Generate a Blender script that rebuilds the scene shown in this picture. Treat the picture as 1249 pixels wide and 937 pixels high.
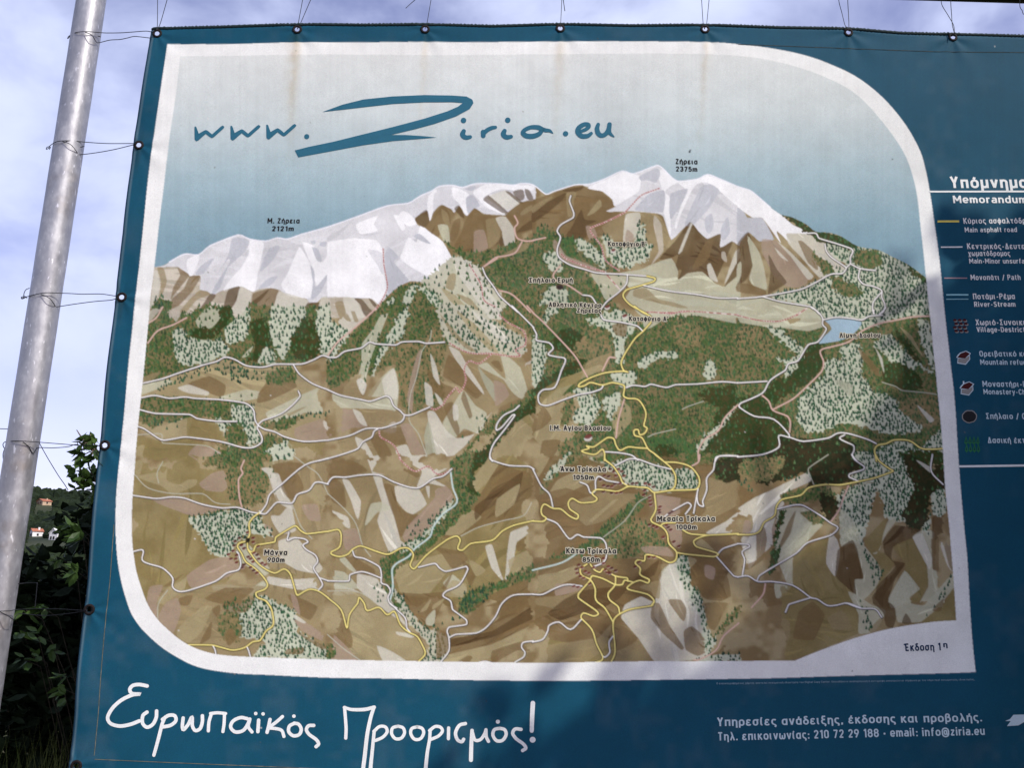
import bpy, bmesh, math, random, time
import numpy as np
from mathutils import Vector, Matrix, noise as mnoise

random.seed(11)
RNG = np.random.default_rng(11)
R = math.radians
scene = bpy.context.scene
for _o in list(bpy.data.objects):
    bpy.data.objects.remove(_o, do_unlink=True)
C = scene.collection

# ------------------------------------------------------------------ camera
PW, PH, FPX = 1249.0, 937.0, 1150.0            # size the photo was measured at, focal length in those pixels
CAM = Vector((0.0, -2.9, 1.6))
YAW, PITCH, ROLL = R(2.2), R(12.9), R(0.4)
FWD = Vector((math.sin(YAW) * math.cos(PITCH), math.cos(YAW) * math.cos(PITCH), math.sin(PITCH)))
_r0 = Vector((math.cos(YAW), -math.sin(YAW), 0))
_u0 = _r0.cross(FWD)
RIGHT = _r0 * math.cos(ROLL) + _u0 * math.sin(ROLL)
UP = _u0 * math.cos(ROLL) - _r0 * math.sin(ROLL)
cd = bpy.data.cameras.new('camera')
cam = bpy.data.objects.new('camera', cd)
C.objects.link(cam)
cam.matrix_world = Matrix(((RIGHT.x, UP.x, -FWD.x, CAM.x), (RIGHT.y, UP.y, -FWD.y, CAM.y),
                           (RIGHT.z, UP.z, -FWD.z, CAM.z), (0, 0, 0, 1)))
cd.sensor_width = 36
cd.lens = FPX / PW * 36
cd.clip_start = 0.05
cd.clip_end = 6000
scene.camera = cam

# ------------------------------------------------------------------ sky and sun
SUN_EL, SUN_AZ = R(44), R(46)                  # azimuth: right of the direction that faces the banner's front
SUN = Vector((math.sin(SUN_AZ) * math.cos(SUN_EL), -math.cos(SUN_AZ) * math.cos(SUN_EL), math.sin(SUN_EL)))
w = bpy.data.worlds.new("World")
scene.world = w
w.use_nodes = True
nt = w.node_tree
bg = nt.nodes['Background']
sky = nt.nodes.new('ShaderNodeTexSky')
sky.sky_type = 'NISHITA'
sky.sun_disc = False
sky.sun_elevation = SUN_EL
sky.sun_rotation = math.atan2(SUN.x, SUN.y)
sky.air_density = 1.0
sky.dust_density = 1.0
sky.ozone_density = 2.0
tc = nt.nodes.new('ShaderNodeTexCoord')
mp = nt.nodes.new('ShaderNodeMapping')
mp.inputs['Scale'].default_value = (1.0, 1.0, 1.7)
mp.inputs['Location'].default_value = (0.35, 0.1, 0.22)
nz = nt.nodes.new('ShaderNodeTexNoise')
nz.inputs['Scale'].default_value = 4.6
nz.inputs['Detail'].default_value = 7
nz.inputs['Roughness'].default_value = 0.52
nz.inputs['Distortion'].default_value = 0.25
rp = nt.nodes.new('ShaderNodeValToRGB')
rp.color_ramp.elements[0].position = 0.34
rp.color_ramp.elements[1].position = 0.72
rp.color_ramp.interpolation = 'EASE'
tint = nt.nodes.new('ShaderNodeMix'); tint.data_type = 'RGBA'; tint.blend_type = 'MULTIPLY'
tint.inputs[0].default_value = 1.0
tint.inputs[7].default_value = (1.75, 1.28, 1.40, 1)     # thin veil of high cloud over the whole sky
mx = nt.nodes.new('ShaderNodeMix'); mx.data_type = 'RGBA'
mx.inputs[7].default_value = (5.5, 6.05, 8.3, 1)          # cloud radiance
nt.links.new(tc.outputs['Generated'], mp.inputs['Vector'])
nt.links.new(mp.outputs['Vector'], nz.inputs['Vector'])
nt.links.new(nz.outputs['Fac'], rp.inputs['Fac'])
nt.links.new(sky.outputs['Color'], tint.inputs[6])
nt.links.new(tint.outputs[2], mx.inputs[6])
nt.links.new(rp.outputs['Color'], mx.inputs[0])
nt.links.new(mx.outputs[2], bg.inputs['Color'])
bg.inputs['Strength'].default_value = 0.103

sl = bpy.data.lights.new('sun', 'SUN')
sl.energy = 2.85
sl.angle = R(0.55)
sl.color = (1.0, 0.965, 0.89)
so = bpy.data.objects.new('sun', sl)
C.objects.link(so)
so.rotation_euler = (-SUN).to_track_quat('-Z', 'Y').to_euler()

vs = scene.view_settings
vs.view_transform = 'Standard'
vs.look = 'None'
vs.exposure = 0.45
vs.gamma = 1
scene.cycles.use_denoising = True
scene.cycles.max_bounces = 6
scene.cycles.transparent_max_bounces = 4


# ------------------------------------------------------------------ helpers
def ray(px, py):
    return FWD + RIGHT * ((px - PW / 2) / FPX) + UP * ((PH / 2 - py) / FPX)


def P(px, py, Y=0.0):
    """point of the vertical plane y = Y that the photo shows at (px, py)"""
    d = ray(px, py)
    return CAM + d * ((Y - CAM.y) / d.y)


def lin(c):
    return tuple((v / 12.92 if v <= 0.04045 else ((v + 0.055) / 1.055) ** 2.4) for v in (x / 255.0 for x in c))


def tag(o, label, cat, group=None, kind=None):
    if label: o['label'] = label
    if cat: o['category'] = cat
    if group: o['group'] = group
    if kind: o['kind'] = kind
    return o


def link(name, me, mat=None, parent=None):
    o = bpy.data.objects.new(name, me)
    C.objects.link(o)
    if mat and me is not None:
        me.materials.append(mat)
    if parent:
        o.parent = parent
        o.matrix_parent_inverse = parent.matrix_world.inverted()
    return o


def empty(name, loc):
    o = bpy.data.objects.new(name, None)
    C.objects.link(o)
    o.location = loc
    o.empty_display_size = 0.1
    o.matrix_world = Matrix.Translation(loc)
    return o


def mesh(name, verts, faces, smooth=False):
    me = bpy.data.meshes.new(name)
    me.from_pydata([tuple(v) for v in verts], [], faces)
    if smooth:
        me.polygons.foreach_set('use_smooth', [True] * len(me.polygons))
    me.update()
    return me


class MB:
    """collects verts and faces of one mesh"""
    def __init__(s): s.v, s.f = [], []

    def add(s, v, f):
        n = len(s.v)
        s.v += [tuple(x) for x in v]
        s.f += [tuple(i + n for i in q) for q in f]

    def box(s, c, sx, sy, sz, rz=0.0):
        ca, sa = math.cos(rz), math.sin(rz)
        v = []
        for z in (-.5, .5):
            for x, y in ((-.5, -.5), (.5, -.5), (.5, .5), (-.5, .5)):
                X, Y = x * sx, y * sy
                v.append((c[0] + X * ca - Y * sa, c[1] + X * sa + Y * ca, c[2] + z * sz))
        s.add(v, [(3, 2, 1, 0), (4, 5, 6, 7), (0, 1, 5, 4), (1, 2, 6, 5), (2, 3, 7, 6), (3, 0, 4, 7)])

    def tube(s, pts, rad, n=8, cap=True):
        pts = [Vector(p) for p in pts]
        m = len(pts)
        rs = rad if isinstance(rad, (list, tuple)) else [rad] * m
        v, f = [], []
        t0 = (pts[1] - pts[0]).normalized()
        ref = Vector((0, 0, 1)) if abs(t0.z) < 0.9 else Vector((1, 0, 0))
        nrm = t0.cross(ref).normalized()
        for i, p in enumerate(pts):
            t = (pts[min(i + 1, m - 1)] - pts[max(i - 1, 0)])
            if t.length < 1e-9: t = t0.copy()
            t.normalize()
            nrm = (nrm - t * nrm.dot(t))
            if nrm.length < 1e-6: nrm = t.orthogonal()
            nrm.normalize()
            b = t.cross(nrm)
            for k in range(n):
                a = 2 * math.pi * k / n
                v.append(p + (nrm * math.cos(a) + b * math.sin(a)) * rs[i])
        for i in range(m - 1):
            for k in range(n):
                k2 = (k + 1) % n
                f.append((i * n + k, i * n + k2, (i + 1) * n + k2, (i + 1) * n + k))
        if cap:
            f.append(tuple(range(n - 1, -1, -1)))
            f.append(tuple((m - 1) * n + k for k in range(n)))
        s.add(v, f)

    def build(s, name, mat, parent=None, smooth=False):
        return link(name, mesh(name, s.v, s.f, smooth), mat, parent)


def catmull(pts, sub=4, closed=False, lim=1e9):
    """smooth curve through the points; tangents are limited so that it never swings outside"""
    p = np.asarray([tuple(q) for q in pts], float)
    n = len(p)
    if n < 3: return p
    d = (np.roll(p, -1, 0) - p) if closed else np.diff(p, axis=0)
    L = np.sqrt((d ** 2).sum(1)) + 1e-9
    tan = np.zeros_like(p)
    for i in range(n):
        if closed: a, b, la, lb = d[i - 1], d[i], L[i - 1], L[i]
        elif i == 0: a = b = d[0]; la = lb = L[0]
        elif i == n - 1: a = b = d[-1]; la = lb = L[-1]
        else: a, b, la, lb = d[i - 1], d[i], L[i - 1], L[i]
        t = (a + b) / 2
        lt = math.sqrt(float((t ** 2).sum())) + 1e-9
        m = min(la, lb, lim)
        tan[i] = t * min(1.0, m / lt)
    out = []
    for i in range(n if closed else n - 1):
        j = (i + 1) % n
        for k in range(sub):
            u = k / sub
            h1 = 2 * u ** 3 - 3 * u ** 2 + 1; h2 = u ** 3 - 2 * u ** 2 + u; h3 = -2 * u ** 3 + 3 * u ** 2; h4 = u ** 3 - u ** 2
            out.append(h1 * p[i] + h2 * tan[i] + h3 * p[j] + h4 * tan[j])
    if not closed: out.append(p[-1])
    return np.array(out)


def new_mat(name, col=(0.5, 0.5, 0.5), rough=0.6, metal=0.0, spec=0.5):
    m = bpy.data.materials.new(name)
    m.use_nodes = True
    b = m.node_tree.nodes['Principled BSDF']
    b.inputs['Base Color'].default_value = (*col, 1)
    b.inputs['Roughness'].default_value = rough
    b.inputs['Metallic'].default_value = metal
    b.inputs['Specular IOR Level'].default_value = spec
    return m, m.node_tree, b


def noise_node(t, scale, detail=4, rough=0.5, coord='Object', stretch=None):
    tc = t.nodes.new('ShaderNodeTexCoord')
    src = tc.outputs[coord]
    if stretch:
        mp = t.nodes.new('ShaderNodeMapping')
        mp.inputs['Scale'].default_value = stretch
        t.links.new(src, mp.inputs['Vector'])
        src = mp.outputs['Vector']
    n = t.nodes.new('ShaderNodeTexNoise')
    n.inputs['Scale'].default_value = scale
    n.inputs['Detail'].default_value = detail
    n.inputs['Roughness'].default_value = rough
    t.links.new(src, n.inputs['Vector'])
    return n


def ramp_node(t, fac, stops):
    r = t.nodes.new('ShaderNodeValToRGB')
    cr = r.color_ramp
    while len(cr.elements) < len(stops): cr.elements.new(0.5)
    for e, (p, c) in zip(cr.elements, stops):
        e.position = p
        e.color = (*c, 1)
    t.links.new(fac, r.inputs['Fac'])
    return r


def bump_from(t, b, fac, strength, dist):
    bp = t.nodes.new('ShaderNodeBump')
    bp.inputs['Strength'].default_value = strength
    bp.inputs['Distance'].default_value = dist
    t.links.new(fac, bp.inputs['Height'])
    t.links.new(bp.outputs['Normal'], b.inputs['Normal'])
    return bp


def var_mat(name, c1, c2, scale, rough=0.8, detail=5, bump=0.0, dist=0.02, metal=0.0, spec=0.3, lo=0.35, hi=0.65, stretch=None):
    m, t, b = new_mat(name, c1, rough, metal, spec)
    n = noise_node(t, scale, detail, stretch=stretch)
    r = ramp_node(t, n.outputs['Fac'], [(lo, c1), (hi, c2)])
    t.links.new(r.outputs['Color'], b.inputs['Base Color'])
    if bump: bump_from(t, b, n.outputs['Fac'], bump, dist)
    return m


def foliage_mat(name, dark, light, trans=0.25, scale=3.0, rough=0.45):
    m, t, b = new_mat(name, dark, rough, 0, 0.2)
    n = noise_node(t, scale, 3)
    r = ramp_node(t, n.outputs['Fac'], [(0.35, dark), (0.65, light)])
    t.links.new(r.outputs['Color'], b.inputs['Base Color'])
    tr = t.nodes.new('ShaderNodeBsdfTranslucent')
    t.links.new(r.outputs['Color'], tr.inputs['Color'])
    ms = t.nodes.new('ShaderNodeMixShader')
    ms.inputs[0].default_value = trans
    t.links.new(b.outputs['BSDF'], ms.inputs[1])
    t.links.new(tr.outputs['BSDF'], ms.inputs[2])
    t.links.new(ms.outputs['Shader'], t.nodes['Material Output'].inputs['Surface'])
    return m


# ------------------------------------------------------------------ materials
M_grass = var_mat('dry_grass', (0.035, 0.05, 0.015), (0.085, 0.08, 0.035), 2.5, 0.95, bump=0.5, dist=0.05)
M_hill = var_mat('hill_scrub', (0.010, 0.019, 0.007), (0.035, 0.042, 0.016), 0.02, 0.95, detail=8)
M_wood = foliage_mat('far_wood', (0.006, 0.013, 0.005), (0.018, 0.030, 0.010), 0.05, 0.05, 0.9)
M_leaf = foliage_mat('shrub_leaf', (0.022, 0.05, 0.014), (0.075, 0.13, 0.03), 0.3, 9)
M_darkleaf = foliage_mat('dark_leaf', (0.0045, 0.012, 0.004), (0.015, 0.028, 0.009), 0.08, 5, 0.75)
M_treeleaf = foliage_mat('tree_leaf', (0.03, 0.055, 0.02), (0.06, 0.09, 0.03), 0.2, 3)
M_blade = foliage_mat('grass_blade', (0.06, 0.10, 0.02), (0.14, 0.15, 0.05), 0.3, 4)
M_bark = var_mat('bark', (0.10, 0.075, 0.055), (0.19, 0.15, 0.11), 18, 0.95, bump=0.8, dist=0.02, stretch=(1, 1, 0.25))
M_darkbark = var_mat('dark_stem', (0.03, 0.024, 0.018), (0.06, 0.05, 0.035), 18, 0.95)
M_wall = var_mat('white_render', (0.70, 0.70, 0.68), (0.80, 0.79, 0.76), 0.6, 0.9)
M_tan = var_mat('ochre_render', (0.45, 0.33, 0.22), (0.52, 0.40, 0.28), 0.6, 0.9)
M_tile = var_mat('clay_roof', (0.30, 0.10, 0.06), (0.42, 0.17, 0.10), 0.9, 0.9)
M_glassy, _, _ = new_mat('window_glass', (0.02, 0.022, 0.025), 0.12, 0, 0.6)
M_wire, _, _ = new_mat('tie_wire', (0.018, 0.02, 0.024), 0.5, 0.7, 0.5)
M_rope = var_mat('hem_cord', (0.006, 0.016, 0.018), (0.02, 0.04, 0.045), 300, 0.8)
M_beam = var_mat('dark_painted_steel', (0.010, 0.008, 0.009), (0.022, 0.016, 0.015), 9, 0.7, spec=0.3)


def galvanised():
    m, t, b = new_mat('galvanised_steel', (0.42, 0.42, 0.45), 0.45, 0.6, 0.5)
    n1 = noise_node(t, 34, 6, 0.62, stretch=(1, 1, 0.55))
    r1 = ramp_node(t, n1.outputs['Fac'], [(0.30, (0.315, 0.32, 0.335)), (0.52, (0.405, 0.41, 0.425)), (0.70, (0.55, 0.555, 0.57))])
    n2 = noise_node(t, 7, 3, 0.5, stretch=(1, 1, 0.22))
    r2 = ramp_node(t, n2.outputs['Fac'], [(0.30, (0.74, 0.72, 0.72)), (0.65, (1.0, 1.0, 1.0))])
    # scattered bright drips of zinc
    n3 = noise_node(t, 95, 2, 0.5, stretch=(1, 1, 0.35))
    r3 = ramp_node(t, n3.outputs['Fac'], [(0.66, (0, 0, 0)), (0.74, (0.30, 0.30, 0.31))])
    # rusty grime band
    n4 = noise_node(t, 5.0, 5, 0.6)
    r4 = ramp_node(t, n4.outputs['Fac'], [(0.60, (1, 1, 1)), (0.74, (0.74, 0.66, 0.56))])
    mul = t.nodes.new('ShaderNodeMix'); mul.data_type = 'RGBA'; mul.blend_type = 'MULTIPLY'; mul.inputs[0].default_value = 1
    t.links.new(r1.outputs['Color'], mul.inputs[6]); t.links.new(r2.outputs['Color'], mul.inputs[7])
    mu2 = t.nodes.new('ShaderNodeMix'); mu2.data_type = 'RGBA'; mu2.blend_type = 'MULTIPLY'; mu2.inputs[0].default_value = 1
    t.links.new(mul.outputs[2], mu2.inputs[6]); t.links.new(r4.outputs['Color'], mu2.inputs[7])
    ad = t.nodes.new('ShaderNodeMix'); ad.data_type = 'RGBA'; ad.blend_type = 'ADD'; ad.inputs[0].default_value = 1
    t.links.new(mu2.outputs[2], ad.inputs[6]); t.links.new(r3.outputs['Color'], ad.inputs[7])
    t.links.new(ad.outputs[2], b.inputs['Base Color'])
    rr = ramp_node(t, n1.outputs['Fac'], [(0.3, (0.36,) * 3), (0.7, (0.58,) * 3)])
    t.links.new(rr.outputs['Color'], b.inputs['Roughness'])
    bump_from(t, b, n3.outputs['Fac'], 0.25, 0.002)
    return m


M_galv = galvanised()


def vinyl(name, col=None, rough=0.62, spec=0.10):
    """PVC banner cloth: woven fine bump; colour from the printed inks or one ink"""
    m, t, b = new_mat(name, col or (0.5, 0.5, 0.5), rough, 0, spec)
    n = noise_node(t, 420, 2, 0.5)
    n2 = noise_node(t, 14, 4, 0.6)
    r2 = ramp_node(t, n2.outputs['Fac'], [(0.3, (0.93, 0.93, 0.93)), (0.7, (1.03, 1.03, 1.03))])
    r1 = ramp_node(t, n.outputs['Fac'], [(0.3, (0.91, 0.91, 0.91)), (0.7, (1.09, 1.09, 1.09))])
    m1 = t.nodes.new('ShaderNodeMix'); m1.data_type = 'RGBA'; m1.blend_type = 'MULTIPLY'; m1.inputs[0].default_value = 1
    m2 = t.nodes.new('ShaderNodeMix'); m2.data_type = 'RGBA'; m2.blend_type = 'MULTIPLY'; m2.inputs[0].default_value = 1
    if col is None:
        a = t.nodes.new('ShaderNodeAttribute')
        a.attribute_name = 'ink'
        t.links.new(a.outputs['Color'], m1.inputs[6])
    else:
        m1.inputs[6].default_value = (*col, 1)
    t.links.new(r2.outputs['Color'], m1.inputs[7])
    t.links.new(m1.outputs[2], m2.inputs[6])
    t.links.new(r1.outputs['Color'], m2.inputs[7])
    t.links.new(m2.outputs[2], b.inputs['Base Color'])
    n3 = noise_node(t, 310, 2, 0.6)
    m3 = t.nodes.new('ShaderNodeMix'); m3.data_type = 'RGBA'; m3.blend_type = 'SOFT_LIGHT'; m3.inputs[0].default_value = 0.28
    t.links.new(m2.outputs[2], m3.inputs[6]); t.links.new(n3.outputs['Color'], m3.inputs[7])
    t.links.new(m3.outputs[2], b.inputs['Base Color'])
    bump_from(t, b, n.outputs['Fac'], 0.12, 0.0006)
    return m


INK = 0.95       # photo brightness of sunlit ink -> albedo


def ink(c):
    return tuple(min(0.86, x * INK) for x in lin(c))


M_print = vinyl('printed_vinyl')
M_white = vinyl('white_ink', (0.79, 0.81, 0.79))
M_pale = vinyl('pale_blue_ink', (0.55, 0.68, 0.74))
M_faint = vinyl('faint_blue_ink', (0.26, 0.38, 0.44))
M_teal = vinyl('teal_ink', ink((48, 104, 126)))
M_black = vinyl('black_ink', (0.02, 0.02, 0.022))
M_navy = vinyl('navy_ink', (0.012, 0.035, 0.09))
M_halo = vinyl('cream_ink', ink((196, 190, 168)))
M_yellow = vinyl('yellow_ink', ink((226, 208, 104)))
M_rose = vinyl('rose_ink', ink((170, 140, 146)))
M_maroon = vinyl('maroon_ink', ink((74, 28, 28)))
M_greyink = vinyl('grey_ink', ink((148, 146, 142)))
M_green = vinyl('green_ink', ink((46, 120, 70)))
M_steelblue = vinyl('cyan_ink', ink((150, 205, 215)))
M_brass = var_mat('rusted_eyelet', (0.005, 0.0035, 0.004), (0.030, 0.014, 0.010), 160, 0.75, metal=0.0, lo=0.48, hi=0.78, spec=0.25)
M_darkthread = var_mat('dark_thread', (0.012, 0.03, 0.034), (0.05, 0.055, 0.045), 60, 0.9)
M_thread = var_mat('stitch_thread', (0.10, 0.09, 0.05), (0.22, 0.20, 0.13), 60, 0.9)

# ------------------------------------------------------------------ ground, hill
def ground_z(x, y):
    return 0.0


gm = MB()
N = 30
xs = [-900 + 60 * i for i in range(N + 1)]
gm.add([(-3000, -3000, 0), (3000, -3000, 0), (3000, 5000, 0), (-3000, 5000, 0)], [(0, 1, 2, 3)])
tag(gm.build('ground', M_grass), 'rough grassy ground under the banner', 'ground', kind='structure')


def hill_h(x, y):
    d = (y - 170) / 470.0
    if d <= 0: return -3.0 + max(d, -0.5) * 4
    s = min(d, 1.0)
    h = 60 * (s ** 1.15)
    if d > 1: h = 60 - (d - 1) * 40
    h *= 1.0 + 0.10 * math.sin(x / 61.0 + 0.4) * s + 0.05 * math.sin(x / 23.0 + 1.7) * s
    h += 3.0 * mnoise.noise(Vector((x / 40, y / 40, 0))) * s
    return h


hv, hf = [], []
NX, NY = 70, 44
for j in range(NY + 1):
    for i in range(NX + 1):
        x = -700 + 1100 * i / NX
        y = 150 + 640 * j / NY
        hv.append((x, y, hill_h(x, y)))
for j in range(NY):
    for i in range(NX):
        a = j * (NX + 1) + i
        hf.append((a, a + 1, a + NX + 2, a + NX + 1))
tag(link('hill', mesh('hill', hv, hf, True), M_hill), 'dark wooded hillside rising behind the banner', 'hill', kind='structure')

# far wood on the hill: one mass
fw = MB()
ico_v = []
_bm = bmesh.new()
bmesh.ops.create_icosphere(_bm, subdivisions=2, radius=1.0)
ico_v = [v.co.copy() for v in _bm.verts]
ico_f = [tuple(v.index for v in f.verts) for f in _bm.faces]
_bm.free()


def px_of(p):
    d = Vector(p) - CAM
    z = d.dot(FWD)
    return PW / 2 + FPX * d.dot(RIGHT) / z, PH / 2 - FPX * d.dot(UP) / z


HOUSES = []


def far_tree(x, y, s):
    z = hill_h(x, y)
    ph = random.random() * 60
    vv = []
    tall = random.uniform(0.8, 1.5)
    for v in ico_v:
        k = 1 + 0.55 * mnoise.noise(v * 1.6 + Vector((ph, 0, 0))) + 0.3 * mnoise.noise(v * 4 + Vector((0, ph, 0)))
        vv.append((x + v.x * s * k, y + v.y * s * k, z + s * 0.75 + v.z * s * k * tall))
    fw.add(vv, ico_f)


# ------------------------------------------------------------------ houses on the hill
def house(name, label, px, py, D, wd, dp, ht, rz, wall, roof_h, roofm, windows, gable=True):
    """small gabled house; (px, py) is the middle of its base"""
    d = ray(px, py)
    D = 190.0
    while D < 700:
        base = CAM + d * ((D - CAM.y) / d.y)
        if hill_h(base.x, base.y) >= base.z: break
        D += 2.0
    k = D / 540.0
    wd, dp, ht, roof_h = wd * k, dp * k, ht * k, roof_h * k
    windows = [(a * k, b * k, c * k, e * k, f_) for a, b, c, e, f_ in windows]
    root = empty(name, base)
    root.rotation_euler = (0, 0, rz)
    root.matrix_world = Matrix.Translation(base) @ Matrix.Rotation(rz, 4, 'Z')
    tag(root, label, 'house', 'houses on the hillside')
    HOUSES.append((base, wd))
    hw, hd = wd / 2, dp / 2

    def part(nm, v, f, m, par=root):
        me = mesh(nm, v, f)
        o = bpy.data.objects.new(nm, me)
        me.materials.append(m)
        C.objects.link(o)
        o.parent = par
        return o
    b = -6.0
    v = [(-hw, -hd, b), (hw, -hd, b), (hw, hd, b), (-hw, hd, b), (-hw, -hd, ht), (hw, -hd, ht), (hw, hd, ht), (-hw, hd, ht),
         (0, -hd, ht + roof_h), (0, hd, ht + roof_h)]
    f = [(0, 1, 5, 8, 4), (1, 2, 6, 5), (2, 3, 7, 9, 6), (3, 0, 4, 7)]
    wl = part('wall', v, f, wall)
    e, th = 0.35 * k, 0.3 * k
    sl_ = roof_h / hw
    rv, rf = [], []
    for sx in (-1, 1):
        n0 = len(rv)
        x1 = sx * (hw + e)
        z1 = ht - e * sl_
        for dz in (0.05, 0.05 + th):
            rv += [(0, -hd - e, ht + roof_h + dz), (x1, -hd - e, z1 + dz), (x1, hd + e, z1 + dz), (0, hd + e, ht + roof_h + dz)]
        q = [(0, 1, 2, 3), (7, 6, 5, 4), (0, 4, 5, 1), (1, 5, 6, 2), (2, 6, 7, 3)]
        rf += [tuple(i + n0 for i in a) for a in q]
    rf_o = part('roof', rv, rf, roofm)
    cb = MB(); cb.box((hw * 0.4, hd * 0.3, ht + roof_h * 0.85), 0.7, 0.7, 1.8)
    part('chimney', cb.v, cb.f, wall, rf_o)
    for (wx, wz, ww, wh, side) in windows:
        fb = MB()
        if side == 'f':
            fb.box((wx, -hd - 0.04, wz), ww, 0.10, wh)
            pane = ((wx, -hd - 0.12, wz), ww * 0.78, 0.05, wh * 0.8)
        else:
            fb.box((hw + 0.04, wx, wz), 0.10, ww, wh)
            pane = ((hw + 0.12, wx, wz), 0.05, ww * 0.78, wh * 0.8)
        fr = part('window', fb.v, fb.f, M_bshut)
        pb = MB(); pb.box(*pane)
        part('pane', pb.v, pb.f, M_glassy, fr)
    return root


M_bshut, _, _ = new_mat('dark_shutter', (0.05, 0.035, 0.03), 0.7)
house('house', 'white gabled house with a steep roof and dark windows on the hillside', 70.5, 659, 520, 6.0, 7.0, 3.6, R(-24), M_wall, 2.4, M_wall,
      [(-1.5, 1.0, 1.2, 1.6, 'f'), (0.6, 1.0, 1.2, 1.6, 'f'), (-0.2, 3.9, 1.0, 1.2, 'f'), (-1.5, 1.4, 1.1, 1.4, 's'), (1.4, 1.4, 1.1, 1.4, 's')])
house('house', 'small house with a red tiled roof and pale wall beside the galvanised pole', 44.0, 655, 540, 5.2, 5.6, 2.8, R(-50), M_wall, 1.4, M_tile,
      [(-1.0, 1.0, 0.9, 1.2, 'f'), (1.0, 1.0, 0.9, 1.2, 'f'), (0.0, 1.0, 1.0, 1.2, 's')])
house('house', 'ochre house with a low clay roof high on the wooded hillside', 53.5, 616, 600, 7.0, 5.0, 1.7, R(-40), M_tan, 1.2, M_tile,
      [(-1.6, 0.9, 0.9, 1.0, 'f'), (1.4, 0.9, 0.9, 1.0, 'f'), (0.0, 0.9, 0.9, 1.0, 's')])

for _ in range(5600):
    y = random.uniform(230, 690)
    x = random.uniform(-0.56, -0.34) * (y + 3)
    s = random.uniform(1.0, 2.3) * (0.6 + y / 900)
    if random.random() < 0.45:
        x = random.uniform(-680, 380); s *= 2.6
        if -0.58 < x / (y + 3) < -0.33: continue
    p = (x, y, hill_h(x, y) + s)
    q = px_of(p)
    ok = True
    for hb, hw in HOUSES:
        hq = px_of(hb)
        if y < hb.y + 6 and abs(q[0] - hq[0]) < 8.5 + s * FPX / y and -18 < q[1] - hq[1] < 3 + 2 * s * FPX / y: ok = False
    if ok: far_tree(x, y, s)
tag(fw.build('far_wood', M_wood, smooth=False), 'dense dark woodland covering the hillside', 'woodland', kind='stuff')

# ------------------------------------------------------------------ the printed map: inks laid on a canvas of pixels, 2 per photo pixel
TILES = {'a1': (150, 195), 'a2': (400, 195), 'a3': (650, 195), 'a4': (900, 195),
         'b1': (150, 375), 'b2': (400, 375), 'b3': (650, 375), 'b4': (900, 375),
         'c1': (150, 555), 'c2': (400, 555), 'c3': (650, 555), 'c4': (900, 555),
         'd1': (150, 650), 'd2': (400, 650), 'd3': (650, 650), 'd4': (950, 650)}
TS = 250.0 / 1249.0
X0, Y0, X1, Y1, S = 70, 20, 1262, 975, 2
CW, CH = (X1 - X0) * S, (Y1 - Y0) * S
canvas = np.zeros((CH, CW, 3), np.float32)
BLUE = (0.0070, 0.072, 0.122)
canvas[:] = BLUE


def vnoise(cell, seed, h=CH, w_=CW):
    r = np.random.default_rng(seed)
    gh, gw = int(h / cell) + 3, int(w_ / cell) + 3
    g = r.random((gh, gw)).astype(np.float32)
    ys = np.arange(h, dtype=np.float32) / cell
    xs = np.arange(w_, dtype=np.float32) / cell
    yi = ys.astype(int); xi = xs.astype(int)
    yf = ys - yi; xf = xs - xi
    yf = (yf * yf * (3 - 2 * yf))[:, None]; xf = (xf * xf * (3 - 2 * xf))[None, :]
    a = g[yi][:, xi]; b = g[yi][:, xi + 1]; c = g[yi + 1][:, xi]; d = g[yi + 1][:, xi + 1]
    return (a * (1 - xf) + b * xf) * (1 - yf) + (c * (1 - xf) + d * xf) * yf


N_BIG = vnoise(46, 1); N_MID = vnoise(15, 2); N_SML = vnoise(6, 3); N_FINE = vnoise(3, 4)
FN = np.clip((0.25 * N_MID + 0.40 * N_SML + 0.15 * N_BIG + 0.55 * (N_FINE - .5) + 0.2 * .5 - 0.5) * 3.0 + 0.5, 0, 1)


def poly_mask(pts):
    """(slice, mask) of a closed polygon given in photo pixels"""
    p = (np.asarray(pts, float) - (X0, Y0)) * S
    y0 = max(0, int(math.floor(p[:, 1].min()))); y1 = min(CH, int(math.ceil(p[:, 1].max())) + 1)
    x0 = max(0, int(math.floor(p[:, 0].min()))); x1 = min(CW, int(math.ceil(p[:, 0].max())) + 1)
    if y1 <= y0 or x1 <= x0: return None, None
    tog = np.zeros((y1 - y0, x1 - x0 + 1), np.int32)
    n = len(p)
    for i in range(n):
        ax, ay = p[i]; bx, by = p[(i + 1) % n]
        if ay == by: continue
        if ay > by: ax, ay, bx, by = bx, by, ax, ay
        r0 = max(y0, int(math.ceil(ay - .5))); r1 = min(y1 - 1, int(math.ceil(by - .5)) - 1)
        if r1 < r0: continue
        rows = np.arange(r0, r1 + 1)
        xc = ax + (rows + .5 - ay) * (bx - ax) / (by - ay)
        ci = np.clip(np.ceil(xc - .5).astype(int) - x0, 0, x1 - x0)
        np.add.at(tog, (rows - y0, ci), 1)
    m = (np.cumsum(tog, axis=1)[:, :-1] & 1).astype(bool)
    return (slice(y0, y1), slice(x0, x1)), m


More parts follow.
